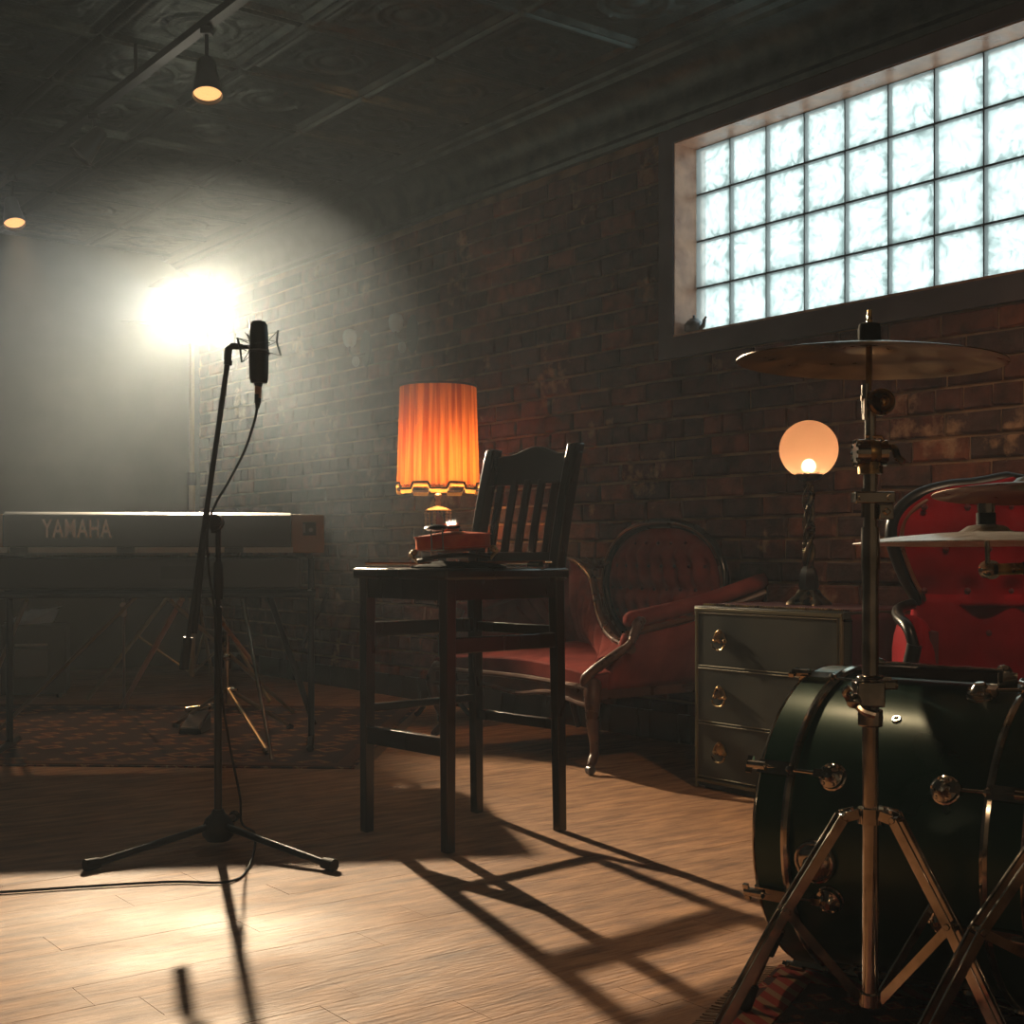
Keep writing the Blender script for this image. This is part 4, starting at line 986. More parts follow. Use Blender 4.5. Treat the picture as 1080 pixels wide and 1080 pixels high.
# ------------------------------------------------------------ bass drum
A = Vector((.766,-.643,0)); DR = .272; DC = Vector((.612,2.575,.296)); DL = .47
bd = thing('bass_drum', 'dark green bass drum with chrome rims and claws at the right of the floor', 'drum', (DC+A*DL/2)*Vector((1,1,0)) if False else Vector(((DC+A*DL/2).x, (DC+A*DL/2).y, 0)), 0)
Tm = AXM(DC, A)
def db(mb, name, m, parent=None, **k): return mb.build(name, m, parent or bd, world=True, **k)
db(MB().lathe([(DR-.01,.05),(DR,.05),(DR,DL-.05),(DR-.01,DL-.05)], 96, Tm, closed=True), 'shell', M['drum_green'])
for z0, nm in ((0,1), (DL-.055,0)):
    hp = db(MB().lathe([(DR+.0,z0),(DR+.013,z0+.002),(DR+.013,z0+.053),(DR+.0,z0+.055)], 96, Tm, closed=True), 'hoop', M['drum_green'])
    zz = z0+.056 if nm else z0-.001
    db(MB().tube([Tm @ Vector(((DR+.009)*math.cos(a), (DR+.009)*math.sin(a), zz+(.004 if nm else -.004))) for a in [2*PI*k/96 for k in range(96)]], .0085, 8, closed=True), 'rim', M['chrome'])
    db(MB().tube([Tm @ Vector(((DR+.012)*math.cos(a), (DR+.012)*math.sin(a), z0 if nm else z0+.055)) for a in [2*PI*k/96 for k in range(96)]], .003, 6, closed=True), 'hoop_edge', M['chrome'], hp)
db(MB().lathe([(.0005,.012),(.1,.012),(DR+.001,.012),(DR+.001,.02),(.0005,.02)], 64, Tm), 'front_head', M['drumhead'])
db(MB().lathe([(.0005,DL-.014),(DR+.001,DL-.014),(DR+.001,DL-.02),(.0005,DL-.02)], 64, Tm), 'batter_head', M['drumhead'])
side_dir = Vector((-.643,-.766,0))       # horizontal, towards the viewer
def dp(ang, t_, r): a = math.radians(ang); return DC+A*t_+(Vector((0,0,1))*math.cos(a)+side_dir*math.sin(a))*r
def dn(ang): a = math.radians(ang); return Vector((0,0,1))*math.cos(a)+side_dir*math.sin(a)
for k in range(8):
    ang = 20+45*k
    if 172 < ang < 190: continue
    for t0, sg in ((.135, -1), (DL-.135, 1)):
        n_ = dn(ang); c = dp(ang, t0, DR)
        mb = MB(); T_ = AXM(c, n_)
        mb.lathe([(.0005,.026),(.009,.025),(.012,.021),(.0165,.015),(.0225,.012),(.0225,.004),(.025,.002),(.025,-.003)], 20, T_)
        for q in range(6):
            a = q*PI/3; mb.ball(T_ @ Vector((.018*math.cos(a), .018*math.sin(a), .013)), .0042, 6)
        mb.bar(c+n_*.012+A*sg*.0, c+n_*.012+A*sg*.03, .014, .014, n_)
        lg = db(mb, 'lug', M['chrome'])
        e1 = dp(ang, t0+sg*.155, DR+.024)
        db(MB().cyl(c+n_*.014+A*sg*.02, e1, .0032, n=8), 'tension_rod', M['chrome'], lg)
        mb = MB(); h0 = dp(ang, t0+sg*(.135), DR+.018); h1 = dp(ang, t0+sg*.075, DR+.018); tg = A.cross(n_)
        mb.bar(h0, h1, .024, .010, n_); mb.bar(h0-n_*.0, h0-n_*.022, .022, .007, A); mb.cyl(e1-A*sg*.035, e1, .008, n=10); mb.bar(e1-A*sg*.008, e1+A*sg*.002, .03, .007, n_)
        mb.ball(h1, .009, 8); db(mb, 'claw', M['chrome'])
# breather vent, spur bracket, spur, tom rail
c = dp(38, .215, DR); db(MB().lathe([(.004,.0),(.004,.003),(.008,.003),(.009,0)], 16, AXM(c, dn(38))), 'air_vent', M['chrome'])
for sgn in (1, -1):
    c = dp(96*sgn, .085+.03, DR); n_ = dn(96*sgn)
    mb = MB(); T_ = AXM(c, n_); mb.lathe([(.0005,.02),(.018,.02),(.03,.014),(.037,.006),(.038,-.003)], 24, T_)
    mb.tube([T_ @ Vector((.033*math.cos(a), .033*math.sin(a), .008)) for a in [2*PI*k/24 for k in range(24)]], .005, 8, closed=True)
    mb.ball(c+n_*.024, .014, 12); br = db(mb, 'spur_bracket', M['chrome'])
    f_ = Vector((.40,2.30,.0)) if sgn > 0 else DC+A*-.02-side_dir*.36*1.0-Vector((0,0,DC.z))
    f_.z = .012
    a0 = c+n_*.028
    db(MB().cyl(a0+(a0-f_)*.15, a0.lerp(f_, .86), .0055, n=10), 'spur', M['chrome'])
    db(MB().cyl(a0.lerp(f_, .45), a0.lerp(f_, .62), .011, n=12), 'spur_collar', M['black_metal'])
    db(MB().cyl(a0.lerp(f_, .84), f_, .011, .015, n=12), 'rubber_foot', M['rubber'])
mb = MB(); r0_ = dp(8, .12, DR+.018); r1_ = dp(8, .36, DR+.018); mb.bar(r0_, r1_, .045, .022, (0,0,1)); db(mb, 'tom_rail', M['black_metal'], bevel=.004)
mb = MB()
for tt in (.125, .355): c = dp(8, tt, DR+.012); mb.box(c, (.035,.035,.03)); mb.ball(c+Vector((0,0,.012)), .016, 10)
mb.bar(dp(8,.12,DR+.032), dp(8,.36,DR+.032), .03, .003); db(mb, 'rail_bracket', M['chrome'])

# ------------------------------------------------------------ cymbal stand (near)
f2 = 2.05/1400
cs = thing('cymbal_stand', 'tall chrome cymbal stand with braced tripod legs in front of the bass drum', 'cymbal stand', (.5535, 2.05, 0))
def CH(y): return .8+(583-y)*f2
def CX(x): return (x-918)*f2
ch = M['chrome']
def cyl_y(mb, y0, y1, wpx, x=919, n=20): return mb.cyl((CX(x),0,CH(y0)), (CX(x),0,CH(y1)), wpx/2*f2, n=n)
MB().cyl((0,0,CH(1052)), (0,0,CH(745)), .0125, n=24).build('base_tube', ch, cs)
MB().cyl((0,0,CH(752)), (0,0,CH(565)), .0125, n=24).cyl((0,0,CH(600)), (0,0,CH(556)), .0142, n=24).build('middle_tube', ch, cs)
MB().cyl((0,0,CH(560)), (0,0,CH(490)), .011, n=24).build('upper_tube', ch, cs)
MB().cyl((0,0,CH(470)), (0,0,CH(432)), .0085, n=20).build('top_tube', ch, cs)
# height clamp at the drum top
mb = MB(); mb.box((CX(915),-.004,CH(731)), (.044,.036,.040)); mb.cyl((0,0,CH(766)), (0,0,CH(748)), .019, n=24); mb.cyl((0,0,CH(716)), (0,0,CH(712)), .02, n=24); mb.box((CX(936),-.004,CH(722)), (.022,.02,.014)); cl = mb.build('height_clamp', ch, cs, bevel=.004)
mb = MB(); p = Vector((CX(897),-.02,CH(738))); mb.cyl((CX(905),-.012,CH(732)), p, .007, n=12); mb.ball(p, .012, 12); mb.tube(cat_curve([p+Vector((-.005,0,.0)), p+Vector((-.014,-.006,.014)), p+Vector((-.008,-.01,.022))]), .006, 8); mb.tube(cat_curve([p, p+Vector((.012,-.006,-.014)), p+Vector((.03,-.01,-.02))]), .006, 8); mb.build('wing_nut', ch, cl)
mb = MB(); mb.cyl((CX(936),-.004,CH(722)), (CX(945),-.004,CH(722)), .008, n=12); mb.build('bolt', ch, cl)
# memory lock and square block
mb = MB(); mb.box((CX(921),0,CH(525)), (.061,.03,.018)); ml = mb.build('memory_lock', ch, cs, bevel=.002)
mb = MB()
for xx in (906, 936): mb.cyl((CX(xx),-.015,CH(525)), (CX(xx),-.019,CH(525)), .005, n=6)
mb.build('lock_bolt', ch, ml)
mb = MB(); mb.box((CX(932),-.002,CH(540)), (.023,.028,.024)); mb.cyl((CX(932),-.016,CH(540)), (CX(932),-.021,CH(540)), .007, n=4); mb.build('square_block', ch, cs, bevel=.002)
MB().cyl((CX(911),0,CH(546)), (CX(911),0,CH(515)), .004, n=8).build('locking_pin', ch, cs)
# ball tilter
mb = MB(); mb.cyl((CX(918),0,CH(500)), (CX(918),0,CH(488)), .019, n=20); mb.build('tilter_cup', M['brass'], cs)
c = Vector((CX(920),-.004,CH(478)))
mb = MB(); mb.ball(c, .0205, 24, (1,.9,1)); tb = mb.build('tilter_ball', M['brass'], cs)
mb = MB(); mb.cyl(c+Vector((-.028,0,0)), c+Vector((-.008,0,0)), .021, n=24); mb.cyl(c+Vector((.008,0,0)), c+Vector((.02,0,0)), .02, n=24)
for k in range(10): a = k*PI/5; mb.ball(c+Vector((-.026, .018*math.cos(a), .018*math.sin(a))), .0045, 6)
mb.build('ratchet', ch, tb)
mb = MB(); mb.tube(cat_curve([c+Vector((.02,0,.008)), c+Vector((.03,-.01,.006)), c+Vector((.034,-.015,-.008)), c+Vector((.042,-.018,-.016))]), .006, 8); mb.tube([c+Vector((.02,0,.012)), c+Vector((.012,-.004,.024)), c+Vector((-.012,0,.026))], .003, 6); mb.build('lever', ch, tb)
# wheel tilter
c = Vector((CX(927),-.012,CH(425)))
mb = MB(); Ty = AXM(c, (0,-1,0)); mb.lathe([(.0005,.008),(.004,.009),(.008,.004),(.011,.008),(.013,.004),(.017,.010),(.0205,.006),(.021,-.004),(.018,-.008),(.0005,-.008)], 32, Ty); wt = mb.build('tilt_wheel', M['brass'], cs)
mb = MB(); mb.cyl((CX(913),.0,CH(436)), (CX(913),.0,CH(405)), .0065, n=12); mb.box((CX(911),-.004,CH(432)), (.004,.012,.032)); mb.cyl((CX(908),0,CH(420)), (CX(914),0,CH(420)), .004, n=8); mb.build('tilter_body', ch, cs)
mb = MB(); mb.cyl((CX(916),0,CH(412)), (CX(917),0,CH(338)), .0048, n=12); mb.cyl((CX(917),0,CH(342)), (CX(917.3),0,CH(327)), .0035, n=10); mb.cyl((CX(916),0,CH(334)), (CX(914.5),0,CH(334)), .003, n=8); mb.build('tilt_rod', M['brass'], cs)
mb = MB(); mb.lathe([(.0005,CH(364)),(.015,CH(364)),(.0172,CH(361)),(.0172,CH(346)),(.016,CH(342)),(.012,CH(341)),(.0005,CH(341))], 28, Matrix.Translation((CX(917),0,0))); mb.build('felt', M['felt'], cs)
# legs: paired flat bars
MB().cyl((0,0,CH(868)), (0,0,CH(852)), .02, n=24).build('leg_collar', ch, cs)
MB().cyl((0,0,CH(1060)), (0,0,CH(1047)), .018, n=24).build('brace_collar', ch, cs)
def tri_legs(th, azs, prof_, hb, flat=.016, mat_=ch):
    for az in azs:
        a = math.radians(az); d = Vector((math.cos(a), math.sin(a), 0)); sd = Vector((-d.y, d.x, 0))
        mb = MB()
        for sg in (-1, 1):
            pts = [d*r_+Vector((0,0,h__))+sd*sg*.010 for r_, h__ in prof_]
            for p, q in zip(pts, pts[1:]): mb.bar(p, q+(q-p)*.02, .004, flat, sd.cross(q-p))
        for r_, h__ in (prof_[1], prof_[-2]): mb.cyl(d*r_+Vector((0,0,h__))-sd*.014, d*r_+Vector((0,0,h__))+sd*.014, .005, n=10)
        lg = mb.build('leg', mat_, th, bevel=.0008)
        b = d*prof_[2][0]+Vector((0,0,prof_[2][1]))
        MB().bar(b, d*.018+Vector((0,0,hb)), .004, .014, sd.cross(b)).cyl(b-sd*.013, b+sd*.013, .0045, n=10).build('brace', mat_, th)
        p, q = d*prof_[-1][0]+Vector((0,0,prof_[-1][1])), d*(prof_[-1][0]+.018)+Vector((0,0,.0))
        MB().tube([p-d*.02+Vector((0,0,.03)), p, q+Vector((0,0,.013))], [.012,.0135,.0125], 12).build('rubber_foot', M['rubber'], lg)
tri_legs(cs, (186, 312, 26), [(.022,CH(857)),(.045,CH(860)),(.136,CH(957)),(.272,.016)], CH(1052))
bpy.context.view_layer.update()

def cymbal(label, loc, r, m, tilt, bell=.022, bow=.016, group='cymbals of the drum kit'):
    mb = MB(); prof = [(.006,bow+bell),(.018,bow+bell-.002),(.032,bow+bell*.72),(.042,bow+bell*.25),(.05,bow)]
    prof += [(.05+(r-.05)*i/12, bow*(1-(i/12)**1.7)) for i in range(1,13)]
    low = [(a, b-.0016) for a, b in prof[::-1]]
    def groove(r_, z, a): return r_, z+.00035*math.sin(r_*900)
    mb.lathe(prof+low, 96, None, groove, closed=True); o = mb.build('cymbal', m, ang=60)
    o.location = loc; o.rotation_euler = tilt; tag(o, label, 'cymbal', group); return o
cymbal('dark bronze crash cymbal on top of the nearest stand, below the window', (.5535-.001, 2.05, CH(380)-.003), .2035, M['cymbal'], (math.radians(.3), math.radians(1.9), 0), .010, .020)

# ------------------------------------------------------------ second stand with two booms (mostly beyond the right edge)
bs = thing('boom_stand', 'chrome boom stand at the right edge whose leg crosses the lower right corner', 'cymbal stand', (.885, 1.93, 0))
bs_o = bs.location
tri_legs(bs, (196, 300, 28), [(.022,.52),(.045,.50),(.24,.27),(.40,.016)], .155)
MB().cyl((0,0,.11), (0,0,.62), .0145, n=20).build('base_tube', ch, bs)
MB().cyl((0,0,.6), (0,0,1.02), .0115, n=20).build('upper_tube', ch, bs)
MB().cyl((0,0,.585), (0,0,.635), .021, n=20).build('clamp', ch, bs)
MB().cyl((0,0,.50), (0,0,.53), .02, n=20).cyl((0,0,.145), (0,0,.165), .019, n=20).build('leg_collar', ch, bs)
c2 = Vector((.836,2.34,0)); 
def bsl(v): return Vector(v)-Vector(bs_o)
hg = PX(1042,601,2.34)
pj = Vector((.885,1.93,.80))
mb = MB(); mb.tube([bsl(hg), bsl(hg).lerp(bsl(pj), 1)], .0075, 12); 
arm_dir = Vector((1.10,2.30,.782)); 
mb = MB(); mb.cyl(bsl(hg), bsl(hg.lerp(arm_dir, .12)), .009, n=14); mb.build('boom_grip', M['black_plastic'], bs)
MB().cyl(bsl(hg.lerp(arm_dir,.06)), bsl(hg.lerp(arm_dir,.22)), .0105, n=14).build('boom_joint', M['brass'], bs)
MB().cyl(bsl(hg.lerp(arm_dir,.22)), bsl(hg.lerp(arm_dir,.75)), .0115, n=14).build('boom_sleeve', M['black_metal'], bs)
MB().tube([bsl(hg.lerp(arm_dir,.7)), bsl(arm_dir), bsl((1.02,2.1,.80)), bsl(pj)], .0085, 12).build('boom', ch, bs)
MB().cyl(bsl(pj)+Vector((0,-.02,0)), bsl(pj)+Vector((0,.02,0)), .018, n=16).build('boom_pivot', ch, bs)
MB().cyl(bsl(hg), bsl(PX(1040,532,2.34)), .0045, n=10).ball(bsl(hg), .013, 12).cyl(bsl(hg)+Vector((.01,.008,.0)), bsl(hg)+Vector((.01,.03,.0)), .017, n=16).build('tilt_rod', ch, bs)
fl_ = bsl(PX(1040,0,2.34)); 
MB().cyl(Vector((fl_.x,fl_.y,PX(0,553,2.34).z)), Vector((fl_.x,fl_.y,PX(0,541,2.34).z)), .0165, n=20).build('felt', M['felt'], bs)
MB().cyl(Vector((fl_.x,fl_.y,PX(0,541,2.34).z)), Vector((fl_.x,fl_.y,PX(0,531,2.34).z)), .0145, .0155, n=20).build('wing_nut', ch, bs)
tp2 = Vector((.935,2.37,.905))
MB().tube([bsl((.885,1.93,.98)), bsl(tp2)+Vector((.03,.0,-.04))], .0085, 12).cyl(bsl(tp2)+Vector((.03,0,-.045)), bsl(tp2)+Vector((-.004,0,.075)), .005, n=10).build('upper_boom', ch, bs)
MB().cyl(bsl(tp2)+Vector((.0,0,.034)), bsl(tp2)+Vector((-.002,0,.052)), .016, n=18).build('felt', M['felt'], bs)
cymbal('pale brushed cymbal lying flat above the bass drum', (.836, 2.34, PX(0,572.5,2.34).z), .2286, M['cymbal_white'], (math.radians(-1.0), 0, 0), .016, .018)
cymbal('tilted cymbal at the right edge, the upper of the two over the bass drum', (tp2.x, tp2.y, tp2.z), .178, M['cymbal'], (math.radians(-4), math.radians(1), 0), .02, .014)

# ------------------------------------------------------------ rugs
def rug_mat(name, a, b, c, sx, sy):
    m = mat(name, a, .95); tc = nd(m, 'ShaderNodeTexCoord'); sp = nd(m, 'ShaderNodeMapping'); sp.inputs['Scale'].default_value = (sx, sy, 1)
    lk(m, tc.outputs['Object'], sp.inputs[0])
    v = nd(m, 'ShaderNodeTexVoronoi', distance='MANHATTAN'); v.inputs['Scale'].default_value = 1; v.inputs['Randomness'].default_value = .35
    lk(m, sp.outputs[0], v.inputs['Vector'])
    r = nd(m, 'ShaderNodeValToRGB'); r.color_ramp.interpolation = 'CONSTANT'; e = r.color_ramp.elements
    e[0].color = b+(1,); e[1].position = .28; e[1].color = a+(1,)
    for p, q in ((.45, c), (.52, a), (.62, b)): x = e.new(p); x.color = q+(1,)
    n = nd(m, 'ShaderNodeTexNoise'); n.inputs['Scale'].default_value = 60
    lk(m, tc.outputs['Object'], n.inputs['Vector'])
    ad = nd(m, 'ShaderNodeMath', operation='MULTIPLY_ADD'); ad.inputs[1].default_value = .18; lk(m, n.outputs[0], ad.inputs[0]); lk(m, v.outputs['Distance'], ad.inputs[2])
    lk(m, ad.outputs[0], r.inputs[0]); lk(m, r.outputs[0], bsdf(m).inputs['Base Color'])
    bp = nd(m, 'ShaderNodeBump'); bp.inputs['Distance'].default_value = .004; n5 = nd(m, 'ShaderNodeTexNoise'); n5.inputs['Scale'].default_value = 300; lk(m, tc.outputs['Object'], n5.inputs['Vector']); lk(m, n5.outputs[0], bp.inputs['Height']); lk(m, bp.outputs[0], bsdf(m).inputs['Normal'])
    return m
def rug(name, label, loc, rz, lx, ly, m, bm2):
    t = thing(name, label, 'rug', loc, rz)
    MB().grid(lambda u, v: ((u-.5)*lx, (v-.5)*ly, .006+.0015*math.sin(u*11)*math.sin(v*13)), 30, 30, (0,0,-.0055)).build('field', m, t)
    mb = MB()
    for (cx, cy_, dx, dy) in ((0,ly/2-.05,lx-.02,.06),(0,-ly/2+.05,lx-.02,.06),(lx/2-.05,0,.06,ly-.14),(-lx/2+.05,0,.06,ly-.14)):
        mb.box((cx, cy_, .0075), (dx, dy, .003))
    mb.build('border', bm2, t)
    mb = MB()
    for sx in (-1, 1):
        for i in range(int(ly/.012)):
            y = -ly/2+.006+i*.012; mb.bar((sx*lx/2, y, .004), (sx*(lx/2+.045), y+R.uniform(-.008,.008), .002), .004, .002)
    mb.build('fringe', M['horsehair'] if False else mat('rug_fringe', (.3,.2,.13), .9), t, kind='stuff')
    return t
rm1 = rug_mat('faded_rug', (.16,.055,.035), (.045,.03,.03), (.3,.19,.1), 7, 7)
rb1 = mat('rug_border_brown', (.1,.045,.03), .95)
rug('rug', 'worn brown patterned rug under the keyboard stands', (-1.88, 5.95, 0), math.radians(-3), 2.7, 1.95, rm1, rb1)
rm2 = rug_mat('red_rug', (.3,.05,.035), (.07,.035,.03), (.42,.25,.13), 16, 16)
rb2 = mat('rug_border_red', (.5,.1,.07), .95)
def stripe(m):
    tc = nd(m, 'ShaderNodeTexCoord'); wv = nd(m, 'ShaderNodeTexWave', bands_direction='DIAGONAL'); wv.inputs['Scale'].default_value = 12
    r = nd(m, 'ShaderNodeValToRGB'); r.color_ramp.elements[0].color = (.25,.03,.02,1); r.color_ramp.elements[1].color = (.26,.15,.08,1); r.color_ramp.elements[0].position = .55; r.color_ramp.elements[1].position = .65
    lk(m, tc.outputs['Object'], wv.inputs['Vector']); lk(m, wv.outputs[0], r.inputs[0]); lk(m, r.outputs[0], bsdf(m).inputs['Base Color'])
stripe(rb2)
ra = math.atan2(-.46, .89); cor = Vector((.515,2.56,0)); ex, ey = Vector((.89,-.46,0)), Vector((-.46,-.89,0))
rug('rug', 'red patterned rug under the bass drum and cymbal stands', cor+ex*.6+ey*.65, math.atan2(ex.y, ex.x), 1.2, 1.3, rm2, rb2)

# ------------------------------------------------------------ keyboards on their stand
KR = math.radians(8); KZ = 5.2
def kbx(px, Z=KZ): return (px-540)*Z/1400
KC = Vector((kbx(157, 5.0), 5.0, 0))
kb = thing('stage_keyboard', 'large stage piano seen from behind with its maker name in pale letters, upper of two', 'keyboard', KC, KR)
q5 = 5.0/1400
def KH(y): return .8+(583-y)*q5
kw = 296*q5; kd_ = .42
mb = MB(); ht, hb_ = KH(540), KH(577)
mb.add([(-kw/2,0,hb_),(kw/2,0,hb_),(kw/2,0,ht-.012),(kw/2,.03,ht),(kw/2,kd_,ht-.05),(kw/2,kd_,hb_),(-kw/2,0,ht-.012),(-kw/2,.03,ht),(-kw/2,kd_,ht-.05),(-kw/2,kd_,hb_)],
       [(0,1,2,6),(6,2,3,7),(7,3,4,8),(8,4,5,9),(9,5,1,0),(1,5,4,3,2),(0,6,7,8,9)])
mb.build('case', M['kb_black'], kb, bevel=.004)
for sx, x0, x1 in ((-1,-kw/2-.125,-kw/2), (1,kw/2,kw/2+.125)):
    mb = MB(); mb.add([(x0,.0+.02*(sx<0),hb_-.022),(x1,.0+.02*(sx>0)*1,hb_-.022),(x1,.02,ht-.008),(x0,.02,ht-.004),(x0,kd_,hb_-.02),(x1,kd_,hb_-.02),(x1,kd_,ht-.055),(x0,kd_,ht-.055)],
        [(0,1,2,3),(4,7,6,5),(0,3,7,4),(1,5,6,2),(3,2,6,7),(0,4,5,1)]); mb.build('end_cheek', M['kb_wood'], kb, bevel=.005)
mb = MB(); mb.box((kw/2+.07,-.004,(hb_+ht)/2+.004), (.05,.008,.05)); mb.build('connector_plate', M['black_plastic'], kb)
mb = MB(); mb.box((kw/2+.05,-.009,(hb_+ht)/2+.006), (.008,.006,.035)); mb.cyl((kw/2+.075,-.012,(hb_+ht)/2), (kw/2+.075,0,(hb_+ht)/2), .008, n=10); mb.build('socket', M['pewter'], kb)
MB().box((0,.2,hb_-.011), (kw-.03,.3,.02)).build('underside', M['black_plastic'], kb)
for x0, x1 in ((-20,14),(35,124),(143,235),(255,307)):
    MB().box(((x0+x1)/2*q5-157*q5, -.003, hb_-.011), ((x1-x0)*q5, .014, .021)).build('pale_strip', M['kb_strip'], kb, smooth=False)
mb = MB()
for i in range(52): mb.box((-kw/2+.06+i*.0188, kd_-.01, ht-.085), (.0178,.13,.02))
mb.build('white_keys', M['white_key'], kb, smooth=False, kind='stuff')
mb = MB()
for i in range(52):
    if i % 7 in (0,1,3,4,5): mb.box((-kw/2+.07+i*.0188, kd_-.03, ht-.072), (.01,.085,.02))
mb.build('black_keys', M['ebony'], kb, smooth=False, kind='stuff')
# lettering
tcv = bpy.data.curves.new('lettering', 'FONT'); tcv.body = 'YAMAHA'; tcv.size = .098; tcv.extrude = .0015; tcv.offset = .0014; tcv.align_x = 'LEFT'; tcv.space_character = 1.1
to = bpy.data.objects.new('lettering_tmp', tcv); COL.objects.link(to); bpy.context.view_layer.update()
me = bpy.data.meshes.new_from_object(to.evaluated_get(bpy.context.evaluated_depsgraph_get())); bpy.data.objects.remove(to)
me.materials.clear(); me.materials.append(M['gold_text'])
wx = max(v.co.x for v in me.vertices); sx_ = (70*q5)/wx
for v in me.vertices: v.co.x *= sx_
o = bpy.data.objects.new('lettering', me); COL.objects.link(o); o.parent = kb
o.rotation_euler = (PI/2,0,0); o.location = ((49-157)*q5, -.0025, KH(567)); o['label'] = 'pale maker name in capital letters'
# lower keyboard
k2 = thing('keyboard', 'dark keyboard on the lower tier, underneath the big stage piano', 'keyboard', KC+Vector((0,.02,0)), KR)
mb = MB(); mb.box((-.02,.17,(KH(584)-.0+KH(622))/2-.006), (1.16,.34,KH(588)-KH(622))); mb.build('case', M['kb_black'], k2, bevel=.01)
mb = MB()
for i in range(36): mb.box((-.5+i*.0235*1.2, .30, KH(588)-.0), (.026,.12,.014))
mb.build('white_keys', M['white_key'], k2, smooth=False, kind='stuff')
mb = MB(); mb.box((.15,-.004,KH(604)), (.22,.006,.05)); mb.build('connector_panel', M['black_plastic'], k2)
# stand: two trestles joined by a bar
ks = thing('keyboard_stand', 'tubular two-tier keyboard stand with splayed chrome and copper-coloured legs', 'keyboard stand', (KC.x, KC.y+.2, 0))
def fl(x, y): Z = 1120/(y-583); return Vector(((x-540)/1400*Z, Z, .008))
hz = KH(622)-.02
def ktube(a, b, r, m, lab=None, nm='leg'): return MB().tube([a, b], r, 10).build(nm, m, ks, world=True, label=lab)
tops = {}
ktube(PX(256,632,5.22), fl(287,803), .0085, M['chrome'], 'bright chrome leg')
ktube(PX(192,632,5.6), fl(128,748), .012, M['orange_tube'], 'copper-coloured leg')
ktube(PX(178,632,5.4), fl(309,753), .0095, M['dull_tube'])
ktube(PX(145,628,5.3), fl(-12,783), .008, M['dull_tube'])
ktube(PX(28,632,5.2), fl(-20,750), .010, M['dull_tube'])
ktube(PX(284,628,5.5), fl(331,765), .014, M['black_metal'])
ktube(PX(235,658,5.3), PX(268,700,5.5), .009, M['orange_tube'], None, 'brace')
ktube(PX(130,626,5.5), fl(131,747), .007, M['pewter'], 'thin upright with pale sleeve')
MB().cyl(PX(130,638,5.55), PX(130,648,5.6), .014, n=12).build('sleeve', M['kb_strip'], ks, world=True)
ktube(PX(346,625,5.6), PX(318,682,5.6), .007, M['black_metal'], None, 'brace')
kdir = Vector((math.cos(KR), math.sin(KR), 0)); kback = Vector((-math.sin(KR), math.cos(KR), 0))
for off in (.06, .30):
    p = KC+kback*off; MB().tube([p-kdir*.62+Vector((0,0,hz)), p+kdir*.62+Vector((0,0,hz))], .014, 10).build('crossbar', M['black_metal'], ks, world=True)
for sx in (-.6, .6):
    p = KC+kdir*sx+kback*.43; mb = MB(); mb.tube([p+Vector((0,0,.03)), p+Vector((0,0,hb_-.04))], .014, 10); mb.tube([p+Vector((0,0,hb_-.04)), KC+kdir*sx+kback*.06+Vector((0,0,hb_-.035))], .012, 10); mb.tube([p+Vector((0,0,.03))-kback*.3, p+Vector((0,0,.03))+kback*.15], .014, 10); mb.tube([p+Vector((0,0,hz)), KC+kdir*sx*.98+kback*.06+Vector((0,0,hz))], .012, 10)
    mb.build('upright', M['black_metal'], ks, world=True)

# ------------------------------------------------------------ small tripod stand and pedal under the keyboards
ts_ = thing('tripod_stand', 'small chrome tripod stand with clamps under the right end of the keyboards', 'stand', (kbx(240,5.75), 5.75, 0))
z5 = 5.75/1400
def TH(y): return .8+(583-y)*z5
MB().cyl((0,0,TH(742)), (0,0,TH(662)), .009, n=10).build('pole', M['chrome'], ts_)
MB().ball((-.004,0,TH(693)), .018, 10).cyl((0,0,TH(705)), (0,0,TH(697)), .014, n=10).build('clamp', M['chrome'], ts_)
for p in (fl(283,798), fl(184,768), fl(308,770)):
    v = p-Vector(ts_.location); MB().tube([(0,0,TH(726)), (v.x, v.y, .014)], .0085, 8).build('leg', M['dull_tube'], ts_)
    MB().tube([(v.x*.93, v.y*.93, .022), (v.x, v.y, .013)], .013, 8).build('rubber_foot', M['rubber'], ts_)
MB().ball((.022,-.01,TH(727)), .02, 10, (1.4,1,.7)).build('wing_nut', M['chrome'], ts_)
pd = thing('foot_pedal', 'small chrome and black foot pedal on the rug under the keyboards', 'pedal', (kbx(206,5.9), 5.9, .008))
v0 = math.radians(35)
MB().add([(-.05,-.1,0),(.05,-.1,0),(.05,.1,0),(-.05,.1,0),(-.045,-.1,.02),(.045,-.1,.02),(.045,.1,.07),(-.045,.1,.07)], [(0,3,2,1),(4,5,6,7),(0,1,5,4),(1,2,6,5),(2,3,7,6),(3,0,4,7)]).build('body', M['black_metal'], pd, bevel=.003)
MB().add([(-.04,-.11,.024),(.04,-.11,.024),(.04,.09,.075),(-.04,.09,.075),(-.04,-.11,.03),(.04,-.11,.03),(.04,.09,.081),(-.04,.09,.081)], [(0,3,2,1),(4,5,6,7),(0,1,5,4),(1,2,6,5),(2,3,7,6),(3,0,4,7)]).build('tread', M['pewter'], pd, bevel=.002)
MB().cyl((-.06,.07,.085), (.07,.07,.105), .014, n=12).build('spring_drum', M['chrome'], pd)

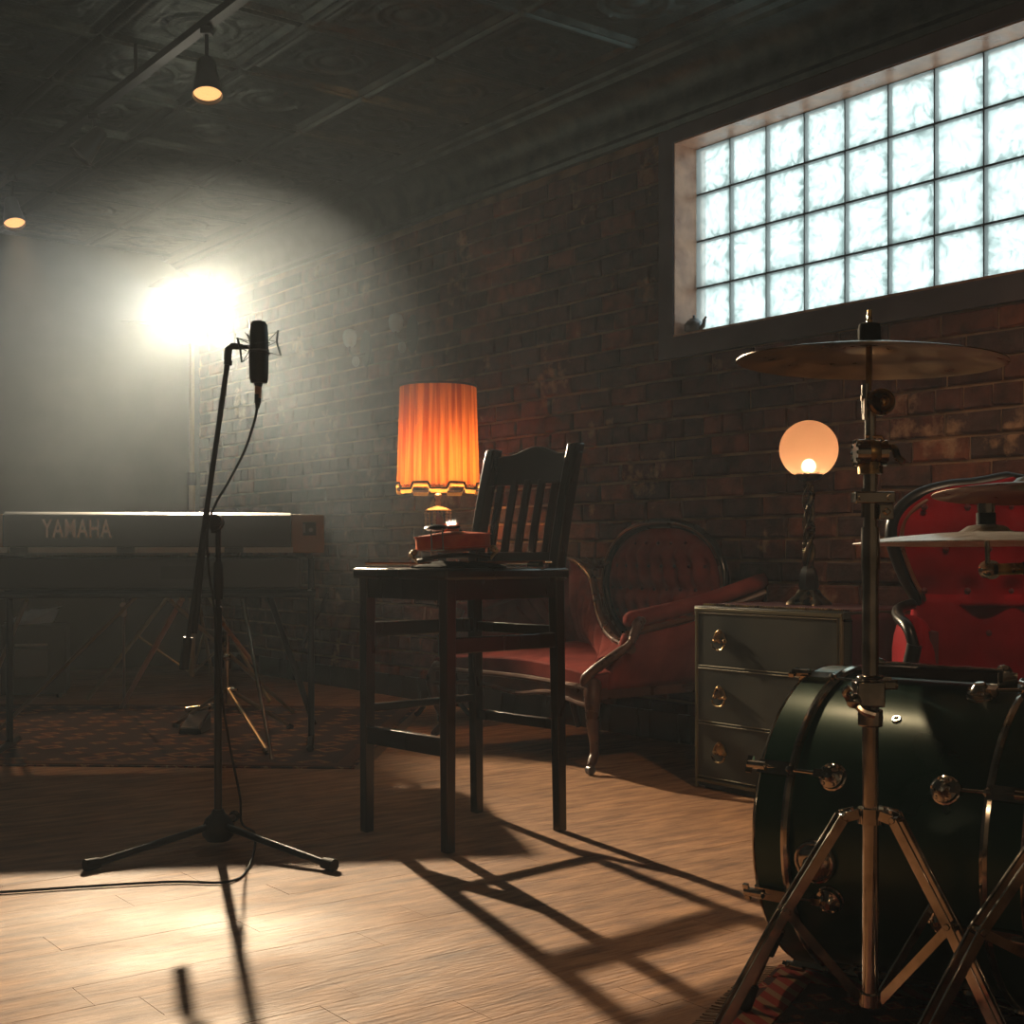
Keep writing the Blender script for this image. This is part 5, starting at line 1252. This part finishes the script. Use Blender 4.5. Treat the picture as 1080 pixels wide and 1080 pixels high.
# ------------------------------------------------------------ amplifier with sheets of paper, far left
am = thing('amplifier', 'dark amplifier box with pale grille standing far left behind the keyboards', 'amplifier', (kbx(35,7.2), 7.2, 0), math.radians(14))
MB().box((0,.15,.22), (.34,.28,.38)).build('cabinet', M['amp'], am, bevel=.01)
MB().box((-.01,.004,.20), (.17,.012,.15)).build('speaker_grille', M['grille'], am, bevel=.004)
MB().box((-.01,.004,.30), (.17,.014,.012)).build('control_strip', M['kb_strip'], am, bevel=.002)
for sx in (-1, 1): 
    for sy in (.05, .25): MB().cyl((sx*.13,sy,.008), (sx*.13,sy,.035), .014, n=8).build('foot', M['rubber'], am)
for k, (dx, dy, rz, lab) in enumerate(((0,0,.2,'white sheet of paper on the amplifier, lying flat'), (-.03,.02,-.25,'white sheet of paper askew on top of the other sheet on the amplifier'))):
    o = MB().grid(lambda u, v: ((u-.5)*.2, (v-.5)*.26, .012*u*u*(1+k)), 6, 6, (0,0,-.0012)).build('sheet_of_paper', M['paper']); o.location = (am.location.x+dx-.02, am.location.y+.12+dy, .4125+k*.006); o.rotation_euler = (math.radians(14),0,rz); o.location.z += .03
    tag(o, lab, 'paper', 'papers on the amplifier')

# ------------------------------------------------------------ haze that fills the room
hm = bpy.data.materials.new('stage_haze'); hm.use_nodes = True; hm.node_tree.nodes.clear()
out = nd(hm, 'ShaderNodeOutputMaterial'); vsn = nd(hm, 'ShaderNodeVolumeScatter'); vsn.inputs['Density'].default_value = HAZE_DENSITY; vsn.inputs['Anisotropy'].default_value = .25
vsn.inputs['Color'].default_value = (.72,.86,1,1)
lk(hm, vsn.outputs[0], out.inputs['Volume'])
mb = MB(); wslab(mb, S0+.02, SB-.02, N0+.02, NW-.05, .02, HC-.05); hz_o = mb.build('haze', hm, smooth=False)
hc = hm.copy(); hc.name = 'dense_stage_haze'
for nn in hc.node_tree.nodes:
    if nn.type == 'VOLUME_SCATTER': nn.inputs['Density'].default_value = CLOUD_DENSITY
co = MB().ball((-2.3,6.35,1.42), 1, 40, (2.3,2.1,1.36)).build('haze_cloud', hc); co['kind'] = 'stuff'; co['label'] = 'denser bank of haze glowing around the bright stage light at the left'; co['category'] = 'haze'
hz_o['kind'] = 'stuff'; hz_o['label'] = 'thin stage haze hanging through the whole room'; hz_o['category'] = 'haze'
